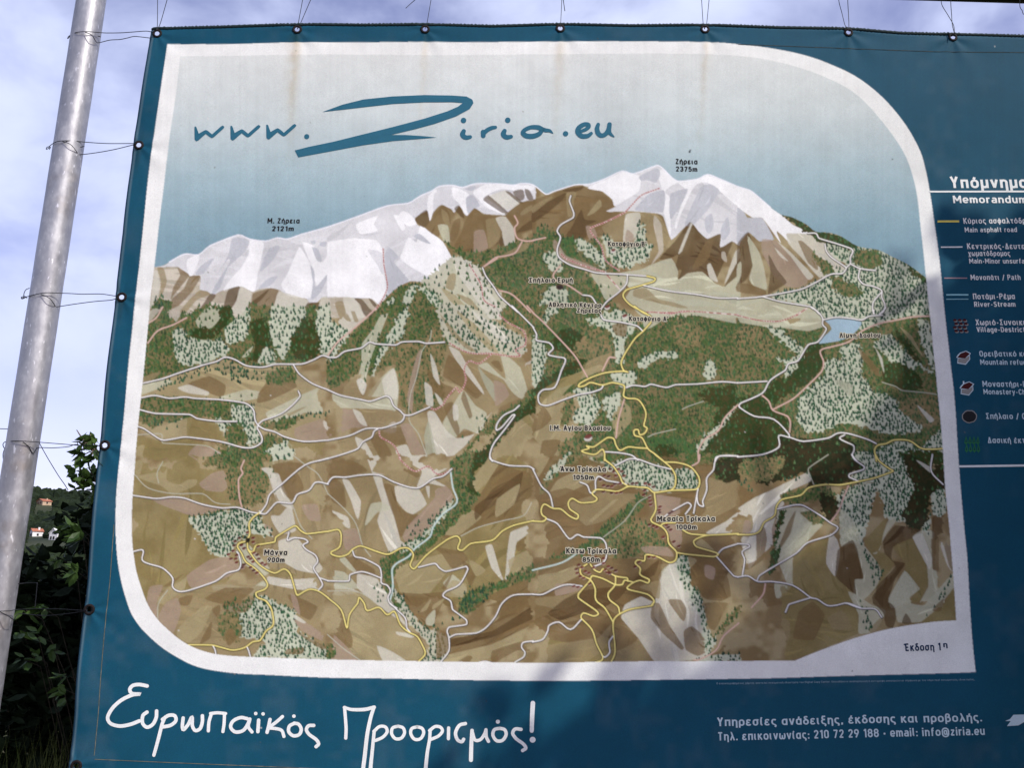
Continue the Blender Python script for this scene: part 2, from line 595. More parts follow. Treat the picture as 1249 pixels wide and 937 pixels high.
PAL = {'w': (219, 219, 219), 'W': (244, 244, 242), 'g': (192, 194, 198), 'C': (210, 207, 190), 'c': (193, 193, 166),
       'e': (194, 186, 168), 't': (150, 134, 97), 'b': (121, 99, 64), 'B': (90, 69, 41), 'o': (139, 125, 79),
       'm': (164, 144, 124), 'l': (166, 153, 114), 'g2': (168, 170, 146), 'x': (192, 197, 172), 'X': (189, 187, 163), 'L': (160, 186, 200)}
FOR = {'F': ((72, 97, 49), (125, 112, 76), 0.03), 'D': ((46, 68, 28), (74, 66, 34), -.1), 'E': ((40, 49, 23), (62, 52, 28), 0.0),
       'G': ((68, 102, 54), (98, 100, 60), -.15), 'f': ((98, 104, 64), (142, 124, 86), 0.12)}
DEFT = {'F': 0.9, 'D': 0.45, 'E': 0.2, 'G': 0.7, 'f': 0.55, 'x': 1.2, 'X': 0.6}


WOBX = ((N_SML - .5) * 13 + (N_FINE - .5) * 7).astype(int)
WOBY = ((np.roll(N_SML, 371, 0) - .5) * 13 + (np.roll(N_FINE, 173, 1) - .5) * 7).astype(int)


def ragged(s, m):
    """the same patch with a torn, wooded edge"""
    h, w_ = m.shape
    gy, gx = np.mgrid[0:h, 0:w_]
    return m[np.clip(gy + WOBY[s], 0, h - 1), np.clip(gx + WOBX[s], 0, w_ - 1)] & (m | True)


def streaks(s, m, c):
    """long brush strokes inside a patch, along its length, one tone lighter or darker"""
    area = int(m.sum())
    n = min(18, int(area / 1300))
    if n < 1: return
    ys_, xs_ = np.nonzero(m)
    pick = RNG.integers(0, len(ys_), 400)
    q = np.stack([xs_[pick], ys_[pick]], 1).astype(float)
    cv = np.cov((q - q.mean(0)).T)
    ev, vec = np.linalg.eigh(cv)
    ax = vec[:, 1]
    ext = math.sqrt(max(ev[1], 1)) * 3.4
    base = np.array(ink(PAL[c]), np.float32)
    for _ in range(n):
        i = random.randrange(len(ys_))
        cx, cy = xs_[i], ys_[i]
        ang = math.atan2(ax[1], ax[0]) + random.gauss(0, .16)
        L = ext * random.uniform(.18, .6); wd = max(2.2, L * random.uniform(.035, .11)); bend = random.uniform(-.12, .12) * L
        ca, sa = math.cos(ang), math.sin(ang)
        pts = []
        for sg in (1, -1):
            for k in range(9):
                u = -1 + 2 * k / 8
                if sg < 0: u = -u
                v = sg * wd * .5 * (1 - abs(u) ** 1.6) * (1 + .4 * u) + bend * (1 - u * u)
                pts.append((cx + ca * u * L / 2 - sa * v, cy + sa * u * L / 2 + ca * v))
        pp = np.array(pts) + (s[1].start, s[0].start)
        s2, m2 = poly_mask(pp / S + (X0, Y0))
        if s2 is None: continue
        full = np.zeros((CH, CW), bool) if False else None
        y0, y1 = max(s[0].start, s2[0].start), min(s[0].stop, s2[0].stop)
        x0, x1 = max(s[1].start, s2[1].start), min(s[1].stop, s2[1].stop)
        if y1 <= y0 or x1 <= x0: continue
        mm = m[y0 - s[0].start:y1 - s[0].start, x0 - s[1].start:x1 - s[1].start] & m2[y0 - s2[0].start:y1 - s2[0].start, x0 - s2[1].start:x1 - s2[1].start]
        k = random.choice((.80, .86, .91, 1.09, 1.16, 1.22)) if c not in 'wW' else random.choice((.86, .91, 1.04, 1.06))
        canvas[y0:y1, x0:x1][mm] = np.minimum(base * k, .84)


def soft(m):
    f = m.astype(np.float32)
    p = np.pad(f, 1, mode='edge')
    return (p[:-2, 1:-1] + p[2:, 1:-1] + p[1:-1, :-2] + p[1:-1, 2:] + 2 * f) / 6 * f


def unseam(s, m, org):
    """patches that run to the edge of a traced square end there in an uneven line"""
    gy, gx = np.mgrid[s[0], s[1]]
    x0, y0 = (org[0] - X0) * S, (org[1] - Y0) * S
    x1, y1 = x0 + 250 * S, y0 + 187 * S
    d = np.minimum(np.minimum(gx - x0, x1 - gx), np.minimum(gy - y0, y1 - gy)).astype(np.float32)
    lim = 34 * np.clip((N_BIG[s] - .3) * 1.7, 0, 1) + 10 * (N_SML[s] - .3)
    return m & (d > lim)


def fill(pts, c, org=None):
    s, m = poly_mask(pts)
    if s is None: return None, None
    if org is not None: m = unseam(s, m, org)
    if isinstance(c, str) and c in 'FDEGfxX': m = ragged(s, m)
    if c in FOR:
        a, b, off = FOR[c]
        k = np.clip(FN[s][m] + off, 0, 1)[:, None]
        canvas[s][m] = np.array(ink(a), np.float32) * (1 - k) + np.array(ink(b), np.float32) * k
    else:
        col = np.array(ink(PAL[c] if isinstance(c, str) else c), np.float32)
        al = 0.97 if (not isinstance(c, str) or c in 'wWgxXL') else 0.76
        am = soft(m) * al
        k = 1 + 0.10 * (N_BIG[s] - .5) + 0.05 * (N_SML[s] - .5)
        canvas[s] = canvas[s] * (1 - am[..., None]) + col * (am * k)[..., None]
        if isinstance(c, str) and c in 'tbBolCcemwg': streaks(s, m, c)
    return s, m


TREE_HALF = [0.4, 0.8, 1, 1.4, 1.8, 2, 2.4, 2.7, 2.7, 2.0, 0.8]


def stamp(x, y, dark, k=1.0):
    """one little printed fir, tip up, foot at canvas pixel (x, y)"""
    h = max(5, int(round(len(TREE_HALF) * k)))
    for r in range(h):
        hw = TREE_HALF[min(len(TREE_HALF) - 1, int(r / k))] * k
        yy = int(y) - h + r
        xa, xb = int(round(x - hw)), int(round(x + hw))
        if 0 <= yy < CH and xa >= 0 and xb < CW:
            canvas[yy, xa:xb + 1] = dark
            canvas[yy, xb:xb + 1] = canvas[yy, xb:xb + 1] * 0.55 + np.array((0.02, 0.02, 0.015)) * 0.45


def trees(s, m, dens, code):
    sp = 8.0 / math.sqrt(dens)
    h, w_ = m.shape
    for gy in np.arange(0, h, sp * 1.05):
        for gx in np.arange(0, w_, sp):
            x = gx + random.uniform(0, sp); y = gy + random.uniform(0, sp)
            if random.random() < 0.12: continue
            xi, yi = int(x), int(y)
            if yi >= h or xi >= w_ or not m[yi, xi]: continue
            j = random.uniform(0.75, 1.2)
            if code in 'xXT':
                base = random.choice(((44, 82, 58), (52, 92, 62), (38, 70, 54), (60, 100, 68)))
            else:
                base = random.choice(((60, 92, 54), (68, 106, 62), (56, 80, 46), (86, 114, 70)))
            stamp(s[1].start + x, s[0].start + y, np.array(ink(base), np.float32) * j, random.uniform(0.58, 0.92))


MAP_IN = [(203, 52)]      # replaced below
OUTER = [(203.5, 52), (198.6, 84.5), (192, 128), (186, 166.5), (182.6, 190), (179, 223), (175.2, 266), (169, 323.8), (164.3, 362), (161, 399),
         (156.6, 444), (150.8, 507.6), (147, 544), (143.7, 578.7), (142, 600), (141, 630), (141.2, 653), (143.7, 687.6), (150, 719), (158.5, 745.3),
         (167, 760), (178, 773), (200, 792), (230, 809.5), (254, 817), (290, 821.8), (330, 823.5), (400, 826.7), (480, 828), (560, 830), (650, 831),
         (690, 831), (790, 830), (900, 828), (950, 827), (1050, 824), (1150, 821.5), (1189, 820), (1189, 820), (1187, 796), (1182, 730), (1179, 682),
         (1176, 650), (1172, 600), (1167, 537), (1163.9, 490), (1159.4, 441.5), (1153.8, 388), (1149.3, 346.8), (1143.7, 290.8), (1140, 262),
         (1135.8, 230), (1131, 206), (1124, 182), (1107, 151), (1081.8, 120), (1051, 95), (1017, 78.3), (978, 65.7), (936, 58.2), (900, 54.5),
         (865, 52.2), (780, 51), (683, 50.3), (600, 50.8), (520, 51), (440, 52), (363, 52), (280, 53), (203.5, 52)]
INNER = [(219, 67), (214, 112.7), (206.3, 164), (199.8, 221), (194, 268), (188.3, 320), (183.5, 358.4), (180, 399), (174.9, 453.8), (171, 490.3),
         (167.2, 526.8), (163.3, 578.7), (161.4, 605), (160.6, 630), (161, 660), (165, 692), (171, 714), (180.6, 739), (194, 758), (216, 778), (236, 790),
         (262, 798), (294, 801), (350, 803), (400, 804.5), (520, 807), (650, 809), (710, 808.3), (798, 807), (854, 806.8), (913, 806.3), (969, 805.8),
         (969, 805.8), (993, 796), (1041, 778.6), (1089, 766), (1137, 758.8), (1166, 756.9), (1166, 756.9), (1163, 718), (1159, 670), (1157, 640),
         (1152.7, 596), (1149.3, 547), (1143.7, 484), (1140.3, 441.5), (1135.4, 390), (1130, 335.6), (1124.6, 279.6), (1122, 250), (1117, 220),
         (1107, 190), (1090, 162), (1065, 131.4), (1040, 109), (1006, 92.3), (967, 79.7), (928, 71.8), (895, 68.5), (860, 66.8), (780, 66), (683, 65.8),
         (600, 66.5), (500, 67), (430, 67.2), (363, 67), (290, 67.5), (219, 67)]


def smooth_outline(pts):
    """catmull through the points, with a doubled point kept as a corner"""
    out, run = [], [pts[0]]
    for p in pts[1:]:
        if p == run[-1]:
            out += list(catmull(run, 4)); run = [p]
        else: run.append(p)
    out += list(catmull(run, 4))
    return np.array(out)


OUTER_S, INNER_S = smooth_outline(OUTER), smooth_outline(INNER)
WHITE = ink((237, 238, 233))
_s, _m = poly_mask(OUTER_S)
canvas[_s][_m] = WHITE
keep_s, keep_m = poly_mask(INNER_S)
frame_copy = canvas.copy()

# graded sky of the picture: pale at the top, blue-grey at the ridge
yy = (np.arange(CH) / S + Y0)[:, None]; xx = (np.arange(CW) / S + X0)[None, :]
g = np.clip((yy + 0.02 * np.abs(xx - 560) + 6 * (N_BIG - .5) - 70) / 245.0, 0, 1)
stops = [(0.0, (220, 223, 218)), (0.30, (204, 213, 211)), (0.60, (168, 190, 195)), (0.85, (140, 169, 179)), (1.0, (128, 159, 171))]
sk = np.zeros_like(canvas)
for ch in range(3):
    sk[..., ch] = np.interp(g, [a for a, _ in stops], [ink(c)[ch] for _, c in stops])
canvas[:] = sk
RIDGE = [(150, 327), (189, 325), (199, 323), (206, 319), (220, 311), (228, 309), (242, 310), (256, 299), (290, 286), (304, 291), (324, 293.5), (338, 289.5),
         (350, 291), (368, 285), (400, 276), (440, 262), (472, 250.6), (498, 247.5), (512, 239), (526, 233), (536, 227), (552, 226), (564, 228.6), (578, 224.6),
         (592, 224), (612, 225), (626, 226.6), (636, 224.6), (650, 226.5), (665, 238), (674, 235), (700, 227), (718, 226), (736, 220), (758, 210), (772, 213.4),
         (800, 203), (808, 207), (818, 217), (827, 222), (850, 219), (862, 213.4), (874, 217), (900, 227.5), (914, 231.4), (922, 237), (940, 252), (953, 260.6),
         (966, 263.5), (984, 272), (996, 281), (1012, 282), (1028, 287), (1048, 299), (1072, 303), (1088, 311), (1108, 321), (1124, 333), (1150, 352)]
fill(np.vstack([catmull(RIDGE, 3), [(1230, 360), (1230, 850), (120, 850), (120, 327)]]), (150, 132, 96))
_k = np.clip((0.6 * N_BIG + 0.4 * N_MID - .5) * 4 + .5, 0, 1)[..., None]
_t2, _m2 = poly_mask(np.vstack([catmull(RIDGE, 3), [(1230, 360), (1230, 850), (120, 850), (120, 327)]]))
canvas[_t2][_m2] = (np.array(ink((164, 149, 112)), np.float32) * _k + np.array(ink((134, 114, 78)), np.float32) * (1 - _k))[_t2][_m2]

REGIONS = """a1 w 185,652 245,640 280,620 350,578 390,568 460,575 530,520 600,490 700,455 770,478 870,492 940,472 1000,480 1090,450 1140,425 1260,398 1260,835 1215,835 1180,865 1130,868 1110,840 1000,825 950,790 900,778 830,785 790,803 715,768 640,782 590,800 545,822 510,798 465,790 470,705 405,705 390,690 330,650
a1 W 395,600 462,578 450,640 425,702 402,703 385,640
a1 W 770,490 855,500 850,560 820,690 797,803 720,768 610,800 640,740 720,650 765,570
a1 W 1070,530 1100,560 1150,650 1172,790 1130,842 1010,825 960,760 1000,690
a1 W 1090,500 1160,520 1210,620 1260,560 1260,690 1185,780 1150,650
a1 g 660,485 700,470 768,490 740,560 640,650 585,790 540,822 555,770 650,620 640,600 575,690 640,580
a1 g 890,540 955,520 920,600 835,680 850,610
a1 g 475,640 555,595 490,690 440,695
a1 g 880,720 940,705 900,760 820,785
a1 g 1150,530 1190,545 1210,615 1180,610
a1 g 1140,640 1165,680 1172,770 1255,680 1205,800 1145,850 1155,750
a1 g 1145,490 1175,490 1165,510 1145,505
a1 g 1200,500 1240,495 1230,525 1200,520
a1 w 1110,450 1140,430 1249,405 1249,420 1160,450
a1 e 150,655 195,653 330,651 390,690 403,707 470,705 465,790 510,798 545,822 590,800 640,782 715,768 780,800 830,785 900,778 950,790 1000,825 1110,842 1135,870 1130,960 150,960
a1 t 205,655 245,657 265,740 230,840 218,840 228,740
a1 C 190,665 210,690 225,770 190,880 165,890
a1 b 330,655 395,690 400,710 310,820 288,850 305,770 345,700
a1 b 403,707 470,709 420,800 340,885 270,910 300,840 370,780
a1 t 470,790 530,815 450,850 370,940 330,940 400,850
a1 B 528,815 565,825 515,890 470,950 430,950 490,870
a1 B 640,787 712,770 685,870 620,940 598,940 622,840
a1 C 712,772 780,802 770,870 720,940 690,940 660,910 690,850
a1 b 790,810 890,780 948,795 918,880 900,950 755,950 780,880
a1 B 890,782 850,840 770,910 760,880 810,840
a1 C 948,797 1110,845 1125,870 1080,950 912,950 920,880
a1 B 1120,870 1202,868 1180,920 1150,950 1085,950
a1 C 1205,838 1260,832 1260,950 1180,950
a2 w -5,412 100,370 200,335 290,300 360,278 490,262 560,220 630,190 680,160 760,155 820,168 830,180 790,230 700,270 560,330 530,350 540,390 610,440 680,490 755,600 740,690 715,772 680,778 580,745 500,740 430,772 370,820 330,862 300,878 262,842 160,842 90,832 -5,836
a2 W -5,500 150,475 290,485 330,540 340,700 360,800 300,872 250,842 150,835 -5,830
a2 W 450,560 490,470 540,500 560,400 640,450 700,500 755,600 740,690 715,770 640,730 500,650 440,600
a2 W 455,310 500,330 540,390 480,400 430,345
a2 W 400,335 440,345 470,410 450,430 420,380
a2 W 180,380 300,340 280,390 300,430 200,450 170,410
a2 g 370,530 430,590 400,620 492,735 430,768 362,815 350,680 343,580
a2 g 470,290 560,225 620,200 500,300
a2 g 520,465 560,450 625,510 580,500
a2 w 240,545 320,560 345,600 335,700 300,640
a2 w 470,300 490,262 560,220 630,190 680,160 760,155 820,168 890,148 960,145 1060,150 1130,158 1180,148 1260,156 1260,250 1170,262 1100,322 1080,342 950,332 890,297 850,342 830,332 800,282 770,322 750,302 690,274 640,322 620,372 600,302 530,352
a2 W 610,220 660,180 655,250 622,372 605,300
a2 W 760,165 860,210 852,335 830,325 800,270 760,230
a2 W 880,200 960,150 1249,160 1249,190 1150,195 1060,180 970,220 1080,335 960,290
a2 g 840,235 880,215 925,280 890,300 850,325
a2 w 650,200 740,180 752,280 690,270 640,300
a2 g 830,178 900,160 880,190
a2 B 528,362 600,302 618,380 580,412
a2 b 620,372 700,275 745,340 742,410 700,400 672,472 590,415
a2 t 690,300 730,330 745,420 700,370
a2 B 768,298 800,280 832,355 800,340
a2 b 738,480 765,375 805,360 800,430 768,498
a2 b 830,380 890,295 950,340 1060,350 1040,400 1060,480 1065,530 980,560 900,575 820,572 768,522 810,450
a2 m 890,440 950,430 975,540 890,572
a2 t 960,370 1040,360 1050,470 1010,530 980,540
a2 c 668,400 730,400 742,500 705,500
a2 C 1020,360 1080,350 1135,430 1132,525 1070,525 1058,440
a2 B 1040,500 1060,470 1075,530 1055,535
a2 C 965,235 1080,188 1172,262 1095,312
a2 B 978,218 1095,322 1060,328 945,248
a2 B 1078,195 1110,200 1192,270 1160,266
a2 B 1125,200 1185,185 1195,240 1165,252
a2 B 1195,185 1225,190 1249,240 1215,245
a2 b 1075,335 1100,318 1175,265 1260,245 1260,425 1150,462 1130,400
a2 B 1150,450 1180,410 1260,360 1260,420
a2 t 1170,330 1200,300 1260,270 1260,300 1180,345
a2 e -5,836 90,832 160,842 262,842 300,878 260,960 -5,960
a2 C 90,835 165,842 210,930 215,960 110,960
a2 B 158,843 205,845 250,900 290,940 220,950 195,880
a2 B 245,842 270,850 298,885 280,895
a2 t 40,870 90,860 112,960 70,960
a2 X 560,745 640,690 755,590 860,600 940,680 1010,780 1160,970 620,970 T.25
a2 c 715,770 745,690 760,600 830,600 800,700 790,790 860,830 960,940 880,970 760,860
a2 C 760,600 860,605 930,690 1000,830 1090,970 980,970 860,800 790,700 T.5
a2 t 738,700 780,700 765,795 715,778
a2 t 778,818 870,850 925,930 850,885
a2 l 690,780 780,830 900,960 850,960 740,860 T.3
a2 F 250,970 300,900 370,830 450,770 540,752 620,790 680,850 720,970
a2 x 475,800 545,765 500,860 470,970 430,970 450,880 T.8
a2 x 360,870 400,840 380,960 330,970 T.5
a2 x 540,770 620,795 690,870 760,970 660,970 610,850 T1
a2 F 520,830 600,840 660,970 490,970
a2 F 700,495 780,540 900,570 1060,530 1180,490 1270,495 1270,970 1170,970 1050,810 970,740 920,665 860,620 780,575
a2 t 1180,520 1230,510 1200,560 1000,620
a1 F 160,960 200,850 270,850 300,880 250,970
a1 F 380,970 430,910 520,880 490,970
a1 F 570,970 600,920 650,930 650,970
a1 F 740,970 770,880 850,910 890,970
a1 T1 180,860 230,820 250,900 170,930
a3 b -5,255 40,235 100,215 180,190 300,165 330,180 400,188 480,260 503,285 440,325 560,330 560,420 420,470 330,500 150,520 -5,480
a3 B -5,310 100,255 200,205 170,260 80,335 -5,390
a3 t -5,290 60,250 120,230 40,300 -5,330
a3 B 175,192 305,167 290,190 235,206
a3 t 200,210 262,205 245,260 245,345 208,350
a3 B 225,430 290,310 312,370 385,380 322,412 322,480 240,495 195,470
a3 l 325,345 400,250 415,290 362,335
a3 t 415,415 560,330 750,330 800,400 830,490 770,605 720,625 660,668 600,510 460,480
a3 C 560,340 650,330 640,470 590,500 545,500
a3 m 570,430 622,480 642,540 560,505
a3 e 738,345 780,400 792,560 715,645 762,560 730,400
a3 m 318,412 370,422 412,545 380,530 340,500
a3 w 440,323 500,290 480,250 400,186 340,175 300,162 340,155 430,125 540,75 610,92 750,40 790,60 840,110 885,135 1000,120 1060,92 1120,110 1260,162 1260,520 1212,495 1140,532 1140,452 1060,482 1005,440 955,380 840,492 790,352 750,332 600,320
a3 W 330,178 440,128 540,80 610,95 655,110 642,200 560,250 495,290 478,250 420,200
a3 W 790,60 840,112 885,138 840,162 800,200 828,230 835,475 790,315 780,180 755,100
a3 W 880,140 1060,95 1260,168 1260,290 1120,180 1060,140 1000,150 965,190 900,330 868,425 862,385 900,280 930,190
a3 g 645,105 750,55 772,92 745,145 690,130 655,135
a3 g 615,312 700,215 790,190 802,230 788,325
a3 g 832,212 940,180 892,290 832,365
a3 g 955,300 1020,165 1080,150 1135,190 1060,310 975,400 920,400
a3 g 1045,360 1085,330 1100,400 1075,450 1050,430
a3 g 1150,400 1185,350 1200,440 1160,490 1140,460
a3 B 765,607 860,500 953,380 1010,440 1062,482 1142,450 1140,535 1216,495 1165,620 1120,720 1095,745 1030,682 940,692 882,732 902,672 858,682 880,585 830,605
a3 b 970,650 1050,500 1100,480 1070,600 985,675
a3 C 958,388 970,392 905,560 880,575 920,470
a3 C 1058,645 1080,630 1112,700 1125,745 1075,720
a3 e 1148,562 1170,560 1182,620 1150,602
a3 c 655,672 720,640 840,602 882,682 882,732 940,692 1030,682 1105,748 1165,770 1260,700 1260,960 660,960 560,850 590,790 500,702
a3 B 1165,772 1260,590 1260,690 1190,752
a3 C 1165,760 1230,560 1260,540 1260,590
a3 t 615,792 690,787 760,850 860,870 945,902 880,902 700,862 608,835
a3 F -5,480 60,400 110,420 150,450 230,490 320,500 400,480 420,560 460,620 530,680 420,692 300,660 370,740 470,850 440,900 420,960 -5,960
a3 G 165,510 230,480 265,590 180,590
a3 x 255,490 330,500 420,600 445,690 400,645 280,560 T.8
a3 x 415,470 480,490 520,540 600,520 660,385 690,500 722,540 680,620 540,672 460,602 T1
a3 x 60,600 150,560 180,640 140,700 80,640 T.6
a3 m 130,490 200,590 330,640 440,690 420,700 300,672 180,620 120,540
a3 c 350,700 470,700 560,740 560,790 440,860 400,780 T.1
a3 x 100,780 200,800 210,900 150,960 60,960 40,880 T.7
a4 c -5,845 150,830 270,850 450,890 520,960 -5,960
a4 W -5,165 70,182 110,210 200,285 265,328 340,390 440,440 330,445 300,450 325,505 240,430 265,505 150,350 90,350 -5,285
a4 g -5,290 40,320 60,350 150,350 222,480 130,492 65,440 -5,515
a4 C 300,440 440,445 535,500 655,640 640,685 570,690 500,712 400,600 310,505
a4 b 370,490 400,490 475,560 492,665 430,620
a4 m 150,480 240,490 330,590 432,722 400,772 300,765 220,700 150,560
a4 B -5,510 62,435 92,520 92,640 50,730 -5,755
a4 c 58,460 132,560 160,650 180,785 100,765 68,722 90,640
a4 c -5,640 20,620 20,700 -5,750
a4 b -5,755 60,750 170,790 165,825 -5,800
a4 B 188,570 240,660 302,742 230,790 185,815 200,680
a4 C 228,530 312,612 260,585
a4 C 240,490 330,560 465,700 430,725 330,590
a4 D 262,328 330,342 420,385 480,430 560,435 640,460 700,500 745,520 705,545 640,520 500,492 430,440 T1
a4 x 540,500 700,540 745,520 860,540 940,580 1040,630 1120,690 1160,720 1175,960 500,960 460,900 330,870 190,840 250,800 400,775 490,730 570,690 650,655 660,630 560,560 T1.15
a4 F 735,550 862,545 880,640 800,665 715,615 T1
a4 F 455,560 580,640 592,680 520,690 T.8
a4 F 570,690 640,720 770,800 680,830 590,780 T.8
a4 D 1040,640 1120,690 1150,720 1140,740 1060,690
b1 F 140,60 190,30 240,35 300,75 370,30 440,60 500,-10 600,-10 650,40 700,60 770,-10 900,-10 930,60 1080,60 1110,-10 1190,-10 1200,60 1260,60 1260,305 1200,290 1080,342 900,345 800,360 740,355 620,305 480,352 300,410 110,470
b1 e 145,-10 240,-10 200,40 150,90
b1 x 300,140 360,130 400,190 600,200 640,260 520,330 400,350 320,310 T1.1
b1 x 620,130 690,60 760,-5 772,20 742,180 640,222 T1
b1 c 440,80 510,-5 600,-5 592,60 540,120 470,132 T.4
b1 x 895,60 912,-5 1105,-5 1072,110 1020,200 972,312 930,250 883,180 T.7
b1 x 1172,70 1195,-5 1260,-5 1260,295 1210,282 1180,150 T.7
b1 e 285,10 360,-5 342,50 318,85
b1 t 125,420 220,392 185,440 112,462
b1 D 600,-5 662,-5 640,80 560,180 400,180 450,120 560,120
b1 D 770,100 860,60 890,180 900,280 750,330 800,240
b1 D 1050,130 1100,60 1170,80 1202,280 1100,330 1015,250
b1 x 820,330 860,240 890,250 930,330 T.9
b1 c 720,300 790,230 760,290 T.6
b1 l 105,480 300,415 480,365 620,312 740,360 1030,350 1150,455 1260,505 1260,800 1100,830 980,782 820,715 780,600 600,560 370,548 105,550
b1 c 110,470 240,440 300,450 200,500 108,530
b1 b 395,460 520,415 622,470 605,545 520,520 420,490
b1 C 330,490 400,468 520,512 512,535 400,522
b1 c 595,540 740,498 832,510 822,550 700,575 600,567 T.15
b1 b 825,515 900,420 1000,415 1060,480 900,560 815,580
b1 F 860,420 940,370 1030,370 1042,450 920,475
b1 T1 300,400 480,350 620,310 740,360 760,420 680,460 560,400 400,440 200,520
b1 T.4 640,340 860,350 860,440 700,470
b1 c 865,640 960,590 1060,540 1180,490 1260,515 1260,640 1100,640 1000,702 900,692
b1 t 995,645 1120,598 1010,662
b1 F 105,552 190,540 370,552 600,570 740,590 790,640 690,692 560,685 430,652 200,642 98,620
b1 x 655,615 780,595 800,690 842,790 790,842 750,832 700,720 T1.2
b1 F 95,630 200,645 330,655 420,665 330,705 240,700 180,735 95,690
b1 l 170,750 330,692 420,668 385,782 360,795 230,812
b1 T.4 180,690 330,690 330,750 200,740
b1 o 390,670 450,680 560,690 622,815 450,800 388,785
b1 x 560,670 620,695 700,700 650,720 650,800 690,890 670,890 620,800 T.5
b1 F 640,705 720,715 752,832 620,812
b1 F 560,830 720,855 840,825 850,770 960,790 1020,830 1000,860 850,960 700,960 640,872
b1 F 490,960 560,870 640,880 640,960
b1 x 860,870 940,830 1000,812 1045,890 960,960 860,930 T.5
b1 F 822,720 900,690 1080,660 1000,742 930,750
b1 T.8 1000,690 1080,650 1260,640 1260,670 1100,690
b1 o 85,780 230,815 360,795 500,830 570,870 480,960 65,960
b1 l 85,850 130,840 118,900 150,960 75,960
b1 m 395,890 440,840 520,850 595,880 540,905 420,910
b1 m 1050,730 1200,680 1260,700 1260,800 1120,815 1045,790
b1 C 1220,690 1260,680 1260,750 1225,730
b1 o 1020,800 1120,822 1260,822 1260,910 1160,960 1080,930 1000,840
b2 F -5,300 130,170 320,-10 510,-10 420,200 240,420 190,400 100,455 -5,490
b2 C -5,-5 310,-5 130,150 -5,200
b2 x -5,75 60,110 130,150 100,200 -5,330 T1.2
b2 t 60,5 92,-5 140,80 105,72
b2 t 130,-5 150,-5 185,80 160,85
b2 B 200,-5 305,-5 240,62
b2 f 640,-10 660,-10 720,200 745,260 690,400 705,600 610,605 500,652 440,605 425,450 400,352 300,400 240,420 400,230 430,100 500,-10
b2 F 500,-10 660,-10 700,130 640,100 560,205 440,215 430,180
b2 c 205,220 280,120 345,-10 372,20 310,180 270,280 232,430 212,532 172,455 200,350 T.35
b2 x 435,50 500,-10 440,182 380,240 300,350 275,425 260,412 330,240 T.6
b2 m 540,290 570,250 562,340 522,500 512,645 480,562 500,440
b2 c 240,540 330,420 402,368 432,480 422,602 400,635 350,545
b2 C 330,440 400,372 425,480 420,560 350,540
b2 t 98,480 200,400 185,490 212,542 330,430 250,562 90,540
b2 C 172,450 200,430 235,470 210,535
b2 c -5,512 150,545 260,575 370,545 430,622 330,622 80,612 -5,660
b2 X 655,-5 860,-5 1000,80 1200,200 1190,300 1080,292 930,282 830,270 730,215 T.45
b2 t 680,40 760,130 835,215 900,270 850,262 760,180
b2 l 780,20 900,110 1010,230 1040,290 980,262 880,160
b2 c 700,140 780,215 880,278 820,262 740,225
b2 C 870,20 1000,100 1120,215 1060,215 950,120
b2 T.5 690,20 850,20 1000,90 1160,190 1160,280 930,270 740,210
b2 F 1040,60 1120,-10 1260,125 1260,200 1190,150 T.8
b2 t 725,230 830,275 960,290 1100,302 1190,312 1245,440 1205,540 1060,602 960,682 880,582 800,482 690,440
b2 b 735,290 860,400 940,520 900,560 800,480 700,420
b2 C 735,240 800,270 850,360 940,500 947,535 860,432 778,322
b2 c 915,362 970,340 1080,440 1050,300 1105,310 1170,370 1212,500 1180,562 1120,520 1080,462 1060,440
b2 g2 912,365 962,420 1010,470 1022,582 960,490
b2 m 1010,450 1070,470 1102,540 1020,605
b2 e 1198,350 1260,325 1260,465 1222,452
b2 b 1040,330 1062,400 990,340
b2 b 600,372 650,420 710,470 780,502 720,560 640,520
b2 C 588,458 632,490 642,602 598,592
b2 C 622,280 660,360 682,475 640,420
b2 C 648,520 690,560 705,602 680,595
b2 c 795,540 830,510 900,602 965,645 955,720 920,775 830,742 782,792 720,790 700,700
b2 b 700,600 760,580 782,680 802,742 790,792 740,700
b2 b 830,510 880,660 860,680 810,560
b2 C 760,600 790,600 795,680 765,690
b2 C 605,640 650,638 720,750 790,800 920,762 960,680 1000,640 840,840 760,910 690,960 655,960 620,760
b2 T.5 880,700 970,650 960,760 880,740
b2 T.5 800,800 880,790 850,850 800,850
b2 m -5,650 60,612 150,625 245,722 140,735 -5,800
b2 t 150,622 330,620 400,630 455,672 440,720 280,732 220,700
b2 C 148,620 200,640 238,722 190,702
b2 t -5,810 140,780 230,740 400,725 470,680 500,700 560,830 595,960 -5,960
b2 e 385,702 412,700 412,762 330,762
b2 b 280,790 340,740 480,730 470,830 420,840 400,840
b2 C 165,790 230,822 300,960 240,960 188,870
b2 m 440,720 500,710 560,830 592,895 510,892
b2 b 255,800 320,790 380,870 400,960 340,960
b2 C 415,855 480,838 512,902 600,900 602,960 425,960
b2 g2 585,780 615,690 675,960 605,960
b2 F 1260,490 1260,590 1090,700 1000,760 920,802 780,960 745,960 850,850 980,692 1150,585
b2 D 1100,640 1180,620 1260,560 1260,650 1140,705 1000,872 960,960 890,960 1000,800
b2 l 1260,640 1260,960 1000,960 1050,832 1150,702
b2 o 1185,690 1220,660 1260,740 1260,960 1180,960 1260,760
b2 l 1210,780 1260,820 1260,960 1120,960 1150,880
b3 F -5,-5 520,-5 600,100 740,112 820,62 1000,50 1260,100 1260,960 120,960 230,800 300,640 240,520 120,560 40,520 -5,440
b3 D -5,500 60,440 160,390 240,330 335,315 215,430 80,520 -5,590 T.8
b3 c 590,-10 1260,-10 1260,98 1000,48 820,60 735,115 680,135 655,60
b3 x 395,60 520,15 640,95 600,160 560,200 542,335 498,335 488,180 400,122 305,80 T.6
